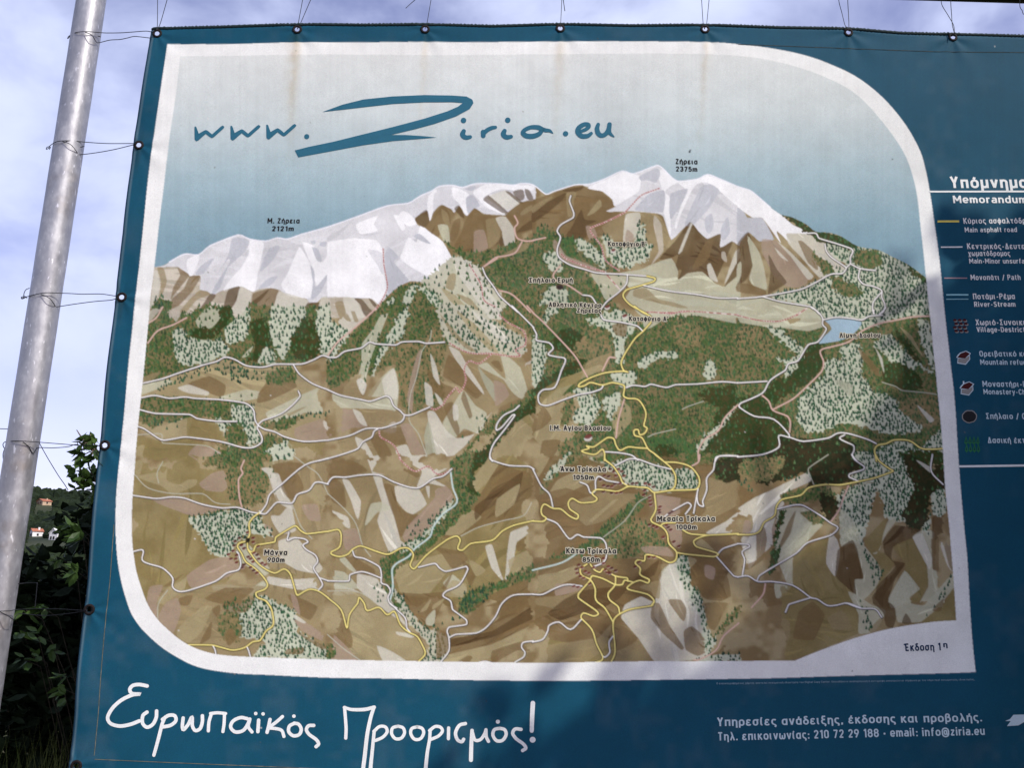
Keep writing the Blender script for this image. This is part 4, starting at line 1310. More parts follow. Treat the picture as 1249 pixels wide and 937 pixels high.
LINES = """W a3 228,225 220,260 245,330 240,360 170,400 145,440 165,480 145,550 155,600 220,645 300,670 390,695 560,703 690,712
W a3 572,705 565,760 520,810 450,865 410,915
W a3 300,830 350,838 380,880 395,900
W b3 405,40 430,80 540,95 630,115 665,145
W a3 665,768 820,800 1000,820 1130,840 1249,838
W a4 -3,843 150,828 380,785 480,740 570,690 640,685 665,655 655,640 580,590 545,550 535,505
W a4 430,440 480,440 500,470 600,500 690,530 707,550 690,590 690,625 665,650
W a4 690,625 750,655 845,667
W a4 750,655 740,710 770,750 830,765 880,790 880,830 900,880 890,920 865,934
W a4 880,800 830,860 825,910 835,934
W a4 150,828 270,860 450,890 500,934
W b4 450,-5 490,20 520,60 520,100 542,130 490,205 430,225 370,320 310,340 290,380 200,440 150,520 20,580 10,605 100,660 220,680 310,770 310,790 250,780 250,850 150,895 -3,910
W b4 525,70 600,55 680,60 760,72 800,50 885,42
W b4 833,10 828,35
W b4 905,-3 870,35
W b3 565,490 610,475 680,482 720,468 810,487 870,470 1000,465 1150,450 1249,457
W b4 -3,457 180,447
W b4 315,790 400,815 550,795 610,765 680,770 790,805 840,830
W b4 650,775 620,800 700,840 705,870 695,900 720,934
W c4 690,-3 710,30 765,70 760,90 680,115 675,135 730,160
W c4 240,330 340,305 400,310 500,370 560,415 605,445 560,490 420,535 350,600 200,690 130,735 115,765
W c4 -3,745 60,738 120,772 200,772 330,795 435,868 480,880 540,918 600,915 660,903 740,930
W d4 400,430 410,430 490,460 580,465 620,515
W d4 190,395 60,435 45,460 35,485
W c4 -3,540 60,545 70,560 25,590 40,640 25,740
W c3 1120,620 1220,735 1252,745
W c3 1125,605 1160,570 1252,540
W c4 1182,-3 1175,100 1249,180
W c3 -3,85 50,190 100,240 120,315
W c3 85,390 150,420 220,510 270,485 310,500 410,505 440,530 450,570 445,630 420,660 370,680
W c2 985,-3 990,30 1100,65 1220,70 1255,88
W b2 1165,600 1130,630 1070,660 1030,710 1025,750 1060,730 1120,660 1137,660 1080,740 1010,830 985,900 1000,940
W c3 285,165 330,185 350,230 380,215 380,160 400,130 450,155 570,175
W c3 500,65 580,25 640,25 740,60 840,85
W c3 1249,5 1140,5 1110,40 1100,90 1060,140 1060,210 1035,280 1040,312 1010,300 1000,250 1010,190
W c3 1000,240 980,355
W c3 790,385 850,340 940,290 965,310 930,360
W b3 1252,905 1180,900 1120,910 1110,934
W b3 440,880 520,885 600,900 640,930
W b3 -3,125 20,170 20,205 95,220 120,255 90,290 140,305 195,320 170,390 130,490 60,505 30,540 40,590 90,600 170,570 270,535 350,520 410,500 425,480
W a2 940,660 960,710 1010,780 1050,840 1155,934
W b2 1120,-5 1252,128
W b1 120,460 240,432 330,400 480,350 570,325 620,300 680,315 750,352 850,360 930,342 1080,342 1150,320 1210,290 1249,300
W b2 -3,300 50,300 100,265 200,245 250,210 290,220 410,228 450,210 550,208 600,220 710,213
W b1 1035,345 1070,400 1150,460 1249,500
W b2 -3,500 80,535 200,560 260,570 350,540 380,555 400,600 440,630 465,655 510,655 620,608
W b1 105,550 190,535 280,552 370,543 440,552 600,560 740,580 790,620 800,680 820,715 860,740 920,755 980,785 1100,815 1249,807
W b2 -3,808 130,780 230,738 330,735 440,700 460,680 465,655
W b1 820,710 850,685 950,650 1020,600 1075,540 1065,505
W b1 100,622 200,645 400,650 450,675 560,690 690,692
W b1 90,725 130,740 230,805 300,800 370,788 450,795 590,815 720,850 790,850 840,820 840,780 815,735 820,715
W b1 1190,934 1250,917
W b2 -3,920 100,890 180,860 210,820 265,790 280,755 305,738
W c1 830,340 830,355 870,300 890,240 960,180 1105,60 1249,20
W c1 50,245 200,265 290,255 370,262 480,300 600,322 690,318 770,345 830,355 870,355 930,290 980,290 1030,290 1060,240 1130,215 1165,170 1200,165 1249,178
W c2 -3,172 30,135 110,135 200,122 310,122 400,165 500,198 560,198 640,145 700,130 755,85
W c1 55,590 120,580 115,640 160,665 240,690 300,750 300,805 340,832 400,825 560,770 630,720 700,700 715,660 700,600 690,590
W c1 1010,470 1000,520 1040,505 1100,510 1125,530 1095,550 1120,580 1170,610 1185,650 1160,690 1190,740 1215,790 1190,825
W c1 1200,750 1252,768
W c2 150,585 165,620 220,632 310,680 325,730 325,780 360,795 380,830 365,870 380,910 420,934
W d2 380,430 420,470 470,520 480,580 500,605
W c2 -3,768 125,768 135,730 200,712 250,722 320,750
W c2 550,685 650,662 680,690 720,710 840,680 850,700 800,790 720,830 700,860 745,890 755,934
W d2 755,450 760,470 840,530 840,560 740,575 725,600 735,640 735,720 680,795
W d2 735,640 780,620 900,612 960,580 1020,510 1060,430 1130,380 1252,374
W d3 -3,375 60,375 130,340 210,315 300,325
W d2 1140,790 1190,760 1200,730 1180,700 1190,670 1252,660
W d3 -3,668 60,650 90,600 100,565 160,545 230,590 295,530
W d2 920,790 960,785 1000,795
W d3 420,745 440,760 470,730 465,670 490,630
W d1 545,685 560,715 565,745
W d1 755,695 765,720 775,755
Y a3 690,712 740,725 730,745 660,768 570,795 545,830 570,870 610,900 690,940
Y b3 615,-5 660,30 710,55 720,85 670,145 620,190 560,280 535,340 550,385 575,395 545,390 440,400 350,430 285,465 275,485 310,480 350,460 420,475 480,460 550,475 555,500 550,540 580,555 635,560 670,600 688,650 675,720 695,735 680,765 650,775 640,745 615,750 620,780 665,795 700,860 740,890 790,930
Y b3 700,858 640,855 580,850 530,870 505,840 490,800 450,795 370,850 325,845 340,860 295,875 330,890 380,895 420,865 435,890 435,934
Y c3 435,-3 440,30 490,70 530,130 545,165 580,190
Y c3 745,-3 800,40 845,80 870,130 865,190 840,215
Y c3 805,42 880,45 960,70 1010,130 1015,180 990,210 840,215 740,228 700,200 640,195 580,192 520,220 460,215 390,210 360,235 390,265 370,285 290,290 240,265 215,290 225,330 275,365 265,390 220,370 170,330 120,325 70,300 50,330 55,365 80,385 60,405 -3,403
Y c2 1252,400 1130,430 1060,465 1000,520 870,540 820,580 790,570 805,520 780,495 720,520 600,610 540,680 520,695 500,670 520,610 490,570 440,570 370,605 300,590 200,555 150,575 120,605 70,620 20,605 20,590 70,560 80,490 60,455 -3,467
Y c1 1252,465 1120,480 1080,460 1050,432 1010,450 930,500 920,530 810,550 790,590 760,575 755,520 770,480 765,420 790,380 830,350
Y c1 755,525 710,535 695,560 720,600 745,650 800,690 850,740 880,790 860,820 810,840 820,870 870,890 900,930
Y d1 870,415 905,470 915,560 870,600 835,655 790,665 740,700 670,715 600,700 540,685 390,683
Y c1 760,580 830,670 920,720 980,695 1020,730 1050,830 1065,855 1130,820 1190,830 1252,872
Y d2 -3,395 80,470 115,580 130,500 180,430 190,395 220,430 240,475 310,455 360,500 405,480 440,560 490,605 545,635 590,720 585,750 550,785
Y c3 740,230 750,330 720,390 730,410 790,440 820,480 830,540 875,590 870,640 830,655 760,620 690,608 680,645 640,640 625,660 655,690 655,730 710,760 700,780 655,765 610,780 575,810 600,825 700,850 740,890 720,920
Y d3 735,425 725,445 600,465 530,495 495,530 490,580 500,680 500,740 475,795
Y c3 880,595 940,605 1100,620 1130,605 1100,590 1000,560 980,530 1000,510 1060,490 1252,480
Y c3 1060,488 960,480 915,455 890,425
Y c3 780,430 800,415 870,412
Y c4 -3,485 80,485 130,465 160,410 220,370 235,310 270,270 380,245 430,200 530,180 620,183 740,160 830,140 940,100 920,85 860,40 835,-3
Y b4 840,938 830,870 850,840 900,830 950,808 1040,812 1110,858 1170,865 1252,860
Y d3 330,190 290,220 300,260 350,285 380,340 385,410 440,460 490,545
Y d3 350,290 280,370 280,400 380,470 400,495 370,508 310,490 295,520 360,590 390,680 425,750 420,780 370,795
Y d3 350,280 365,262 430,280 500,315 545,315 560,290 610,300
Y d3 350,190 375,225 410,240 430,220 500,262 575,275 580,295
Y d3 505,265 500,320 460,370 470,410 520,450 530,490
P a2 1135,345 1155,390 1135,420 1150,480 1200,500 1252,498
P a3 -3,496 75,480
P a2 1180,505 1140,570 1080,590 1020,600 940,660
P a2 1040,800 1110,820 1170,870 1230,934
P b2 1210,-5 1252,42
P b3 -3,38 60,95 190,230 260,310 330,430
P a3 165,650 120,710 150,750 210,770 300,830
P a3 560,325 440,385 350,420
P b1 150,95 200,60 240,-5
P b1 150,215 210,140 300,105 385,60
P b2 -3,290 60,205 140,140 300,-3
P c1 735,30 715,80 725,110 700,150 705,250 720,315
P b3 555,560 520,680 505,795
P b3 420,390 460,310 500,310
P b3 1252,590 1170,670 1130,750 1050,800 1010,870 1010,934
P c3 1017,-3 1010,40 970,65
P b4 1170,50 1060,55 960,75 860,95 760,140 680,205 580,235 505,260 525,330 510,390 400,500 330,560 215,620
P b4 145,530 190,570 215,625 300,660 320,700 315,760
P c4 670,190 640,260 610,340 560,410
P c4 165,780 150,850 80,930
P d3 1252,550 1160,630 1110,720 1010,775 980,775
P a2 1030,605 940,660
D a2 335,540 340,640 355,720 360,780 330,850 290,910
D a3 765,180 660,220 600,280 550,330 440,385 350,420 350,450 410,530 440,620 520,680
D a3 440,700 525,795
D a3 170,580 200,610 330,660 440,690
D a3 690,930 850,932 940,925
D b3 715,30 840,40 900,25 1000,25 1252,42
D b4 -3,45 130,75 250,80 340,50 425,0
D a4 360,945 420,900
D b2 740,220 830,270 900,285 1000,285 1090,300 1170,300 1140,265 1200,230 1190,150 1100,100 1040,50
D b2 1000,285 920,345 860,330 830,380 840,440 825,490 800,520 780,490 720,560 700,595 650,625 620,610
D b2 310,740 320,790 400,840 440,920
D c2 430,20 500,85 540,100 610,70 650,110 690,120 740,95
D a2 860,640 930,760 950,860 1020,900
S c2 745,90 760,200 785,290 700,360 640,440 620,500 530,570 490,620 420,660 390,700 395,800 380,880
G c2 -3,235 100,330 170,420 210,550 260,620
G b2 630,140 620,200 570,270 540,420 500,540 495,690 550,770 600,900
G c2 810,495 920,440 1070,400 1190,370 1240,290
G c3 720,245 640,290 560,400 430,500
S d3 -3,228 180,180 300,100
G c4 460,180 440,130 430,80 550,-3
G b4 880,455 960,480 1000,505 1150,520 1210,530
G c1 70,120 150,200 300,235 480,235 560,290 650,300
G c1 215,170 205,110 240,40
G b1 85,775 230,770 240,825 500,840 590,890
G d1 210,530 215,430 270,350
G c1 1030,-3 1110,60 1190,120 1249,240
G c1 1030,300 1080,430 1150,510
G b3 910,620 950,600 1040,570
G b3 700,790 740,770 870,740
G d3 1060,775 1249,760
G d2 -3,620 100,710 200,780
G d2 -3,355 180,360 300,430"""
_ridge_dense = np.vstack([catmull(RIDGE, 3), [(1230, 360), (1230, 850), (120, 850), (120, 327)]])
_rs, _rm = poly_mask(_ridge_dense)
terrain = np.zeros((CH, CW), bool); terrain[_rs] = _rm
t0 = time.time()
for ln in REGIONS.strip().splitlines():
    tk = ln.split()
    ox, oy = TILES[tk[0]]
    code, dens = tk[1], None
    pts = []
    for q in tk[2:]:
        if q[0] == 'T': dens = float(q[1:])
        else:
            u, v = q.split(',')
            pts.append((ox + float(u) * TS, oy + float(v) * TS))
    if code[0] == 'T':
        dens = float(code[1:]); code = 'T'
    sm = catmull(pts, 4, True, 14.0 if code in 'FDEGfxX' else 7.0)
    if code == 'T':
        s, m = poly_mask(sm)
    else:
        uv = np.array([(float(q.split(',')[0]), float(q.split(',')[1])) for q in tk[2:] if q[0] != 'T'])
        out_ = uv[:, 0].min() < -2 or uv[:, 0].max() > 1251 or uv[:, 1].min() < -2 or uv[:, 1].max() > 940
        s, m = fill(sm, code, (ox, oy) if out_ and tk[0][0] in 'bcd' and code not in 'FDEGfxX' else None)
    if s is None: continue
    if dens is None: dens = DEFT.get(code, 0)
    elif code in 'xX': dens *= 1.15
    if dens > 0: trees(s, m, dens, code)
# nothing of the land above the ridge
canvas[~terrain] = sk[~terrain]


def stroke(pts, w_, col, alpha=1.0, dash=None):
    """a line of width w_ photo pixels"""
    p = (np.asarray(pts, float) - (X0, Y0)) * S
    hw = w_ * S / 2
    col = np.array(col, np.float32)
    run = 0.0
    acc = {}
    for i in range(len(p) - 1):
        a, b = p[i], p[i + 1]
        L = float(np.hypot(*(b - a)))
        if L < 1e-6: continue
        if dash:
            on, off = dash[0] * S, dash[1] * S
            ph = run % (on + off)
            run += L
            if ph > on: continue
        x0 = int(max(0, min(a[0], b[0]) - hw - 2)); x1 = int(min(CW, max(a[0], b[0]) + hw + 3))
        y0 = int(max(0, min(a[1], b[1]) - hw - 2)); y1 = int(min(CH, max(a[1], b[1]) + hw + 3))
        if x1 <= x0 or y1 <= y0: continue
        gy, gx = np.mgrid[y0:y1, x0:x1].astype(np.float32) + .5
        t = np.clip(((gx - a[0]) * (b[0] - a[0]) + (gy - a[1]) * (b[1] - a[1])) / (L * L), 0, 1)
        d = np.hypot(gx - a[0] - t * (b[0] - a[0]), gy - a[1] - t * (b[1] - a[1]))
        k = np.clip(hw + .5 - d, 0, 1)[..., None] * alpha
        if alpha >= 1:
            canvas[y0:y1, x0:x1] = canvas[y0:y1, x0:x1] * (1 - k) + col * k
        else:
            canvas[y0:y1, x0:x1] = np.where(k > 0.3 * alpha, canvas[y0:y1, x0:x1] * (1 - k * .6) + col * k * .6, canvas[y0:y1, x0:x1])


ROADS = []
for ln in LINES.strip().splitlines():
    tk = ln.split()
    ox, oy = TILES[tk[1]]
    pts = [(ox + float(q.split(',')[0]) * TS, oy + float(q.split(',')[1]) * TS) for q in tk[2:]]
    ROADS.append((tk[0], catmull(pts, 4)))
DK = ink((38, 33, 30))
for k, p in ROADS:
    if k == 'G': stroke(p, 1.0, ink((184, 184, 164)))
    if k == 'S': stroke(p, 1.9, ink((196, 214, 206)))
for k, p in ROADS:
    if k == 'P': stroke(p, 1.9, ink((186, 150, 130))); stroke(p, 1.1, ink((216, 184, 170)))
    if k == 'D':
        stroke(p, 1.5, ink((226, 208, 200)))
        fine = []
        for i in range(len(p) - 1):
            for q in range(6): fine.append(p[i] + (p[i + 1] - p[i]) * q / 6)
        stroke(fine, 1.1, ink((158, 62, 62)), dash=(1.5, 1.6))
for k, p in ROADS:
    if k == 'W': stroke(p + (0.2, 0.4), 2.95, DK)
    if k == 'Y': stroke(p + (0.1, 0.2), 3.4, ink((44, 36, 22)))
for k, p in ROADS:
    if k == 'W': stroke(p, 1.35, ink((244, 241, 234)))
for k, p in ROADS:
    if k == 'Y': stroke(p, 1.6, ink((240, 224, 136)))
# snow crest line
stroke(catmull([q for q in RIDGE if 200 < q[0] < 952], 3), 1.3, ink((240, 240, 248)))

# village houses, refuges, cave
VILL = {'c1': '755,470 705,505 680,525 790,505 790,530 675,550 720,548 735,568 820,555 668,583 640,605 690,610 655,632 685,632 690,655 760,620 775,632 795,595 815,608 825,632 845,658 865,668 790,650 725,685 735,668 775,685 795,703 815,718',
        'c3': '470,85 520,85 490,100 540,98 555,125 505,125 435,125 460,130 410,150 430,185 455,190 480,190 500,175 530,172 605,172 630,170 685,172 710,180 735,192 430,222 480,230 510,230 535,225 680,215 675,242 710,258 715,280 718,302 775,315 770,335 772,350 835,355 850,345 710,425 735,432 755,440 815,425 825,440 840,455 795,500 860,528 890,555 710,620 740,622 650,650 625,680',
        'd3': '280,195 265,220 270,245 300,210 320,235 340,245 290,265 310,275 400,180 430,185 460,205 440,225 480,215 505,230 455,240 470,245 370,210 380,150 430,155 250,325 275,330 345,310'}


def blob(x, y, a, b_, rot, col):
    ca, sa = math.cos(rot), math.sin(rot)
    fill([(x + a * ca * c - b_ * sa * s, y + a * sa * c + b_ * ca * s) for c, s in
          [(math.cos(t), math.sin(t)) for t in np.linspace(0, 2 * math.pi, 12, endpoint=False)]], col)


for k, sv in VILL.items():
    ox, oy = TILES[k]
    for q in sv.split():
        u, v = (float(z) for z in q.split(','))
        x, y = ox + u * TS, oy + v * TS
        blob(x + .6, y + 1.0, 2.5, 1.2, -.35, (176, 158, 140))
        blob(x, y, 2.7, 1.6, -.35, random.choice(((98, 38, 34), (88, 34, 32), (74, 32, 32), (106, 48, 42))))
for t_, u, v, r_ in (('a3', 485, 558, 3.2), ('a3', 450, 900, 3.6), ('b3', 555, 55, 3.6), ('b3', 335, 790, 5.2)):
    ox, oy = TILES[t_]
    x, y = ox + u * TS, oy + v * TS
    blob(x, y + r_ * .35, r_, r_ * .7, -.3, (206, 200, 190))
    blob(x + .2, y - r_ * .1, r_ * .95, r_ * .55, -.35, (108, 52, 44))
blob(682, 351.5, 4.8, 3.6, .1, (72, 44, 36)); blob(682.5, 351.8, 3.6, 2.6, .1, (38, 22, 20))
blob(301.5, 659.4, 2.6, 2.6, 0, (20, 18, 18)); blob(302.6, 657.6, 2.0, 1.6, .6, (20, 18, 18)); blob(300.2, 661, 1.6, 1.6, 0, (20, 18, 18))
blob(840.3, 185.8, 1.3, 2.0, 0.3, (26, 28, 32)); blob(841.2, 184.2, .8, 1.3, 0.3, (26, 28, 32))

# picture inside its outline only, white border and blue cloth outside
outm = np.ones((CH, CW), bool); outm[keep_s] = ~keep_m
canvas[outm] = frame_copy[outm]
del frame_copy
# rust weeping from the top eyelets, down over the print
rust = np.array((0.62, 0.47, 0.27), np.float32)
for ex, wd, ln_, a in ((362, 5.0, 165, .40), (358, 9, 110, .20), (519, 4.0, 150, .24), (684, 5.0, 175, .20), (684, 11, 120, .10), (861, 3.6, 175, .22), (861, 9, 130, .10), (1035, 4, 80, .10), (191, 4, 60, .08), (1164, 5, 90, .10)):
    d = np.exp(-((xx - ex + 0.07 * (yy - 50) + 3 * (N_MID - .5)) / wd) ** 2) * np.clip((yy - 36) / 8, 0, 1) * np.clip(1 - (yy - 45) / ln_, 0, 1) ** 0.9
    d = (d * a * (0.6 + 0.8 * N_MID))[..., None]
    canvas = canvas * (1 - d) + canvas * rust * d * 1.15
# stains under the left eyelets and wear on the blue cloth
for ex, ey in ((167.8, 174.7), (147.4, 361.6), (127.2, 543.2), (108.6, 744)):
    d = np.exp(-((xx - ex + 0.12 * (yy - ey)) / 3.6) ** 2) * np.clip((yy - ey) / 5, 0, 1) * np.clip(1 - (yy - ey) / 42, 0, 1) * .55
    canvas = canvas * (1 - d[..., None]) + np.array((0.022, 0.028, 0.020)) * d[..., None]
canvas *= (1 + 0.035 * (N_FINE - .5) + 0.03 * (N_SML - .5))[..., None].astype(np.float32)
_st = np.random.default_rng(21).random(CW // 5 + 2).astype(np.float32)
_st = np.interp(np.arange(CW) / 5.0, np.arange(len(_st)), _st).astype(np.float32)[None, :]
canvas *= (1 + 0.05 * (_st - .5) * np.clip(1.3 - (yy - 40) / 700, .25, 1) + 0.10 * (vnoise(150, 31) - .5) + 0.06 * (N_BIG - .5))[..., None].astype(np.float32)
_dust = (np.clip(vnoise(90, 33) * .6 + vnoise(22, 34) * .4 - .52, 0, 1) * 0.10)[..., None]          # dried dust film
canvas = canvas * (1 - _dust) + np.array((0.46, 0.44, 0.40), np.float32) * _dust
for _ in range(70):                                                                                 # splashes and bird-flecks
    blob(random.uniform(120, 1250), random.uniform(40, 930), random.uniform(.5, 1.3), random.uniform(.4, 1.0), random.uniform(0, 3), random.choice(((120, 112, 100), (70, 66, 60), (214, 214, 208))))
SPEK = RNG.random((900, 2))
for a_, b_ in SPEK:
    i, j = int(b_ * (CH - 3)), int(a_ * (CW - 3))
    canvas[i:i + 2, j:j + 2] *= random.choice((0.75, 0.85, 1.12))

# ------------------------------------------------------------------ edges of the cloth
LE = np.array([(182.3, 31.5), (176.8, 71.7), (167.8, 123), (160, 166.5), (153.9, 223), (148, 283.4), (139.6, 343), (134.8, 396), (127.8, 463), (121, 527), (116.3, 572),
               (110.5, 647), (104.7, 710.7), (99.6, 752), (94, 814.6), (89.4, 872), (81.7, 936), (77, 975)])
TE = np.array([(150, 32), (182, 31.5), (270, 31), (363, 29.4), (440, 30), (519, 28.8), (600, 30.5), (683, 28.2), (770, 30.6), (860, 30.4), (950, 32.6), (1036, 32.6), (1100, 36.8), (1164, 37.4), (1249, 41), (1330, 42.5), (1450, 47), (1560, 50), (1700, 56)])
BE = np.array([(60, 962), (400, 968), (800, 970), (1250, 960), (1700, 948)])
RE = np.array([(1560, 30), (1590, 300), (1640, 970)])


def xl(y): return np.interp(y, LE[:, 1], LE[:, 0])
def xr(y): return np.interp(y, RE[:, 1], RE[:, 0])
def yt(x): return np.interp(x, TE[:, 0], TE[:, 1])
def yb(x): return np.interp(x, BE[:, 0], BE[:, 1])


EYE = [(190.9, 39.2), (362.8, 36.6), (518.5, 36.0), (683.3, 34.6), (859.3, 36.6), (1035.3, 38.3), (1164.3, 42.5), (1325, 47), (1480, 52),
       (167.8, 174.7), (147.4, 361.6), (127.2, 543.2), (108.6, 744.0), (93, 935)]


def sag(px, py):
    """how far the cloth stands behind (+) or before (-) the flat plane, metres"""
    px = np.asarray(px, float); py = np.asarray(py, float)
    f = 0.009 * np.sin(px / 175 + 1.0) * np.sin(py / 235 + 0.5) + 0.005 * np.sin(px / 83 + py / 140)
    f = f + 0.0024 * np.sin(px / 40 + 0.7 * np.sin(py / 60)) * np.exp(-((py - 850) / 75) ** 2)
    f = f + 0.0009 * np.sin((py * 0.8 - px * 0.9) / 8.0 + np.sin(py / 37) * 1.6) * np.exp(-((px - 1148) / 42) ** 2) * np.exp(-((py - 330) / 170) ** 2)
    f = f + 0.0022 * np.sin((py + px * 0.5) / 30.0) * np.exp(-((px - 1165) / 60) ** 2)
    f = f + 0.0016 * np.sin(px / 27.0 + py / 90) * np.exp(-((py - 790) / 40) ** 2) * np.clip((px - 700) / 200, 0, 1)
    dl = np.clip(1 - (px - xl(py)) / 7.0, 0, 1)
    dt = np.clip(1 - (py - yt(px)) / 5.0, 0, 1)
    for ex, ey in EYE:
        dx_, dy_ = px - ex, py - ey
        r2 = np.hypot(dx_, dy_)
        f = f + 0.0011 * np.cos(7 * np.arctan2(dy_, dx_) + ex) * np.clip(r2 / 14, 0, 1) * np.exp(-(r2 / 55) ** 2)
    # pulled taut at the ties of the left edge
    f = f + 0.006 * np.exp(-((px - xl(py)) / 26) ** 2) * np.cos((py - 175) / 185 * 2 * np.pi)
    return f + 0.010 * dl ** 2 + 0.004 * dt ** 2


def Bp(px, py, off=0.0):
    q = P(px, py)
    return Vector((q.x, float(sag(px, py)) - off, q.z))


def planar(px, py):
    """vectorised P() on y = 0: returns X, Z"""
    a = (px - PW / 2) / FPX; b = (PH / 2 - py) / FPX
    dx = FWD.x + RIGHT.x * a + UP.x * b; dy = FWD.y + RIGHT.y * a + UP.y * b; dz = FWD.z + RIGHT.z * a + UP.z * b
    t = -CAM.y / dy
    return CAM.x + dx * t, CAM.z + dz * t


cols = list(np.arange(0, 1178, 1.05)) + list(np.arange(1178, 1500, 12.0))
rows = list(np.arange(0, 918, 1.05)) + [926, 932, 938]
ss = np.array(cols) / cols[-1]; tt = np.array(rows) / rows[-1]
SSg, TTg = np.meshgrid(ss, tt)
yy0 = 31 + TTg * 936
xx0 = xl(yy0) * (1 - SSg) + xr(yy0) * SSg
GY = yt(xx0) * (1 - TTg) + yb(xx0) * TTg
GX = xl(GY) * (1 - SSg) + xr(GY) * SSg
HN, WN = GX.shape
VX, VZ = planar(GX, GY)
VY = sag(GX, GY)
verts = np.stack([VX, VY, VZ], -1).reshape(-1, 3).astype(np.float32)
# ink at each vertex (mean of 2 x 2 canvas pixels)
ci = np.clip(((GX - X0) * S).astype(int), 1, CW - 2); ri = np.clip(((GY - Y0) * S).astype(int), 1, CH - 2)
KER = ((1, 2, 1), (2, 4, 2), (1, 2, 1))
fxs = (GX - X0) * S - .5; fys = (GY - Y0) * S - .5
ci = np.clip(np.floor(fxs).astype(int), 1, CW - 3); ri = np.clip(np.floor(fys).astype(int), 1, CH - 3)
fa = np.clip(fxs - ci, 0, 1)[..., None].astype(np.float32); fb = np.clip(fys - ri, 0, 1)[..., None].astype(np.float32)
blur = (canvas + np.roll(canvas, 1, 0) + np.roll(canvas, 1, 1) + np.roll(np.roll(canvas, 1, 0), 1, 1)) / 4
colv = (blur[ri, ci] * (1 - fa) + blur[ri, ci + 1] * fa) * (1 - fb) + (blur[ri + 1, ci] * (1 - fa) + blur[ri + 1, ci + 1] * fa) * fb
del blur
colv = colv.reshape(-1, 3)
edge = np.clip(1 - np.abs((GX - xl(GY)) - 4.2) / 2.6, 0, 1).reshape(-1, 1) * 0.55          # pale sky reflection painted into the fold of the left hem
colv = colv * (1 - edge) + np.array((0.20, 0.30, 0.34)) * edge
edge2 = np.clip(1 - (GX - xl(GY)) / 1.6, 0, 1).reshape(-1, 1) * 0.8
colv = colv * (1 - edge2) + np.array((0.008, 0.02, 0.03)) * edge2
ii = np.arange((HN - 1) * (WN - 1))
r_ = ii // (WN - 1); c_ = ii % (WN - 1)
quad = np.stack([r_ * WN + c_, (r_ + 1) * WN + c_, (r_ + 1) * WN + c_ + 1, r_ * WN + c_ + 1], 1)
fx = (GX[:-1, :-1] + GX[1:, 1:]).reshape(-1) / 2; fy = (GY[:-1, :-1] + GY[1:, 1:]).reshape(-1) / 2
hole = np.zeros(len(quad), bool)
for ex, ey in EYE:
    hole |= ((fx - ex) ** 2 + (fy - ey) ** 2) < 3.3 ** 2
om = np.zeros((CH, CW), bool); om[_s] = _m
inside = om[np.clip(((fy - Y0) * S).astype(int), 0, CH - 1), np.clip(((fx - X0) * S).astype(int), 0, CW - 1)] & (fx < X1 - 2) & (fy < Y1 - 2)


def big_mesh(name, sel, mat, parent):
    q = quad[sel]
    used = np.unique(q)
    remap = np.full(len(verts), -1, np.int64); remap[used] = np.arange(len(used))
    q = remap[q]
    me = bpy.data.meshes.new(name)
    me.vertices.add(len(used)); me.vertices.foreach_set('co', verts[used].reshape(-1))
    me.loops.add(q.size); me.loops.foreach_set('vertex_index', q.reshape(-1).astype(np.int32))
    me.polygons.add(len(q))
    me.polygons.foreach_set('loop_start', np.arange(0, q.size, 4, dtype=np.int32))
    me.polygons.foreach_set('use_smooth', np.ones(len(q), bool))
    me.update(calc_edges=True)
    at = me.attributes.new('ink', 'FLOAT_COLOR', 'POINT')
    rgba = np.ones((len(used), 4), np.float32); rgba[:, :3] = colv[used]
    at.data.foreach_set('color', rgba.reshape(-1))
    me.validate()
    return link(name, me, mat, parent)


banner = empty('banner', P(640, 950))
tag(banner, 'large printed vinyl banner with a mountain map tied to the steel frame', 'banner')
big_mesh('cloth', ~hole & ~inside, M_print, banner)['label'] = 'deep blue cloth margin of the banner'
mapo = big_mesh('map_panel', ~hole & inside, M_print, banner)
mapo['label'] = 'printed relief map with white rounded border'
del canvas, verts, colv

# hem cord, seams and eyelets
hb = MB()
hx = np.arange(184, 1560, 2.2)
hb.tube([Bp(x, yt(x) + 0.9, 0.003) + Vector((0, 0.004, 0.0008 * math.sin(x * 1.9))) for x in hx], [0.0066 + 0.0012 * math.sin(x * 1.4) for x in hx], 7)
hb.build('hem_cord', M_rope, banner, True)


def ribbon(mb, pts, w0, off, caps=True, sub=None):
    """flat stroke of ink on the cloth; pts in photo pixels, w0 one width or one per point"""
    p = np.asarray(pts, float)
    n = len(p)
    ws = np.full(n, float(w0)) if np.isscalar(w0) else np.asarray(w0, float)
    d = np.gradient(p, axis=0)
    d /= np.maximum(np.hypot(d[:, 0], d[:, 1]), 1e-6)[:, None]
    nrm = np.stack([-d[:, 1], d[:, 0]], 1)
    left = [tuple(p[i] + nrm[i] * ws[i] / 2) for i in range(n)]
    right = [tuple(p[i] - nrm[i] * ws[i] / 2) for i in range(n)]
    rows_ = list(zip(left, right))
    if caps:
        def cap(i, sgn):
            out = []
            for k in range(1, 5):
                a = math.pi / 2 * k / 5
                c = p[i] + d[i] * sgn * ws[i] / 2 * math.sin(a)
                out.append((tuple(c + nrm[i] * ws[i] / 2 * math.cos(a)), tuple(c - nrm[i] * ws[i] / 2 * math.cos(a))))
            return out
        rows_ = cap(0, -1)[::-1] + rows_ + cap(n - 1, 1)
    v = []
    for a, b in rows_: v += [Bp(*a, off), Bp(*b, off)]
    mb.add(v, [(2 * i, 2 * i + 1, 2 * i + 3, 2 * i + 2) for i in range(len(rows_) - 1)])


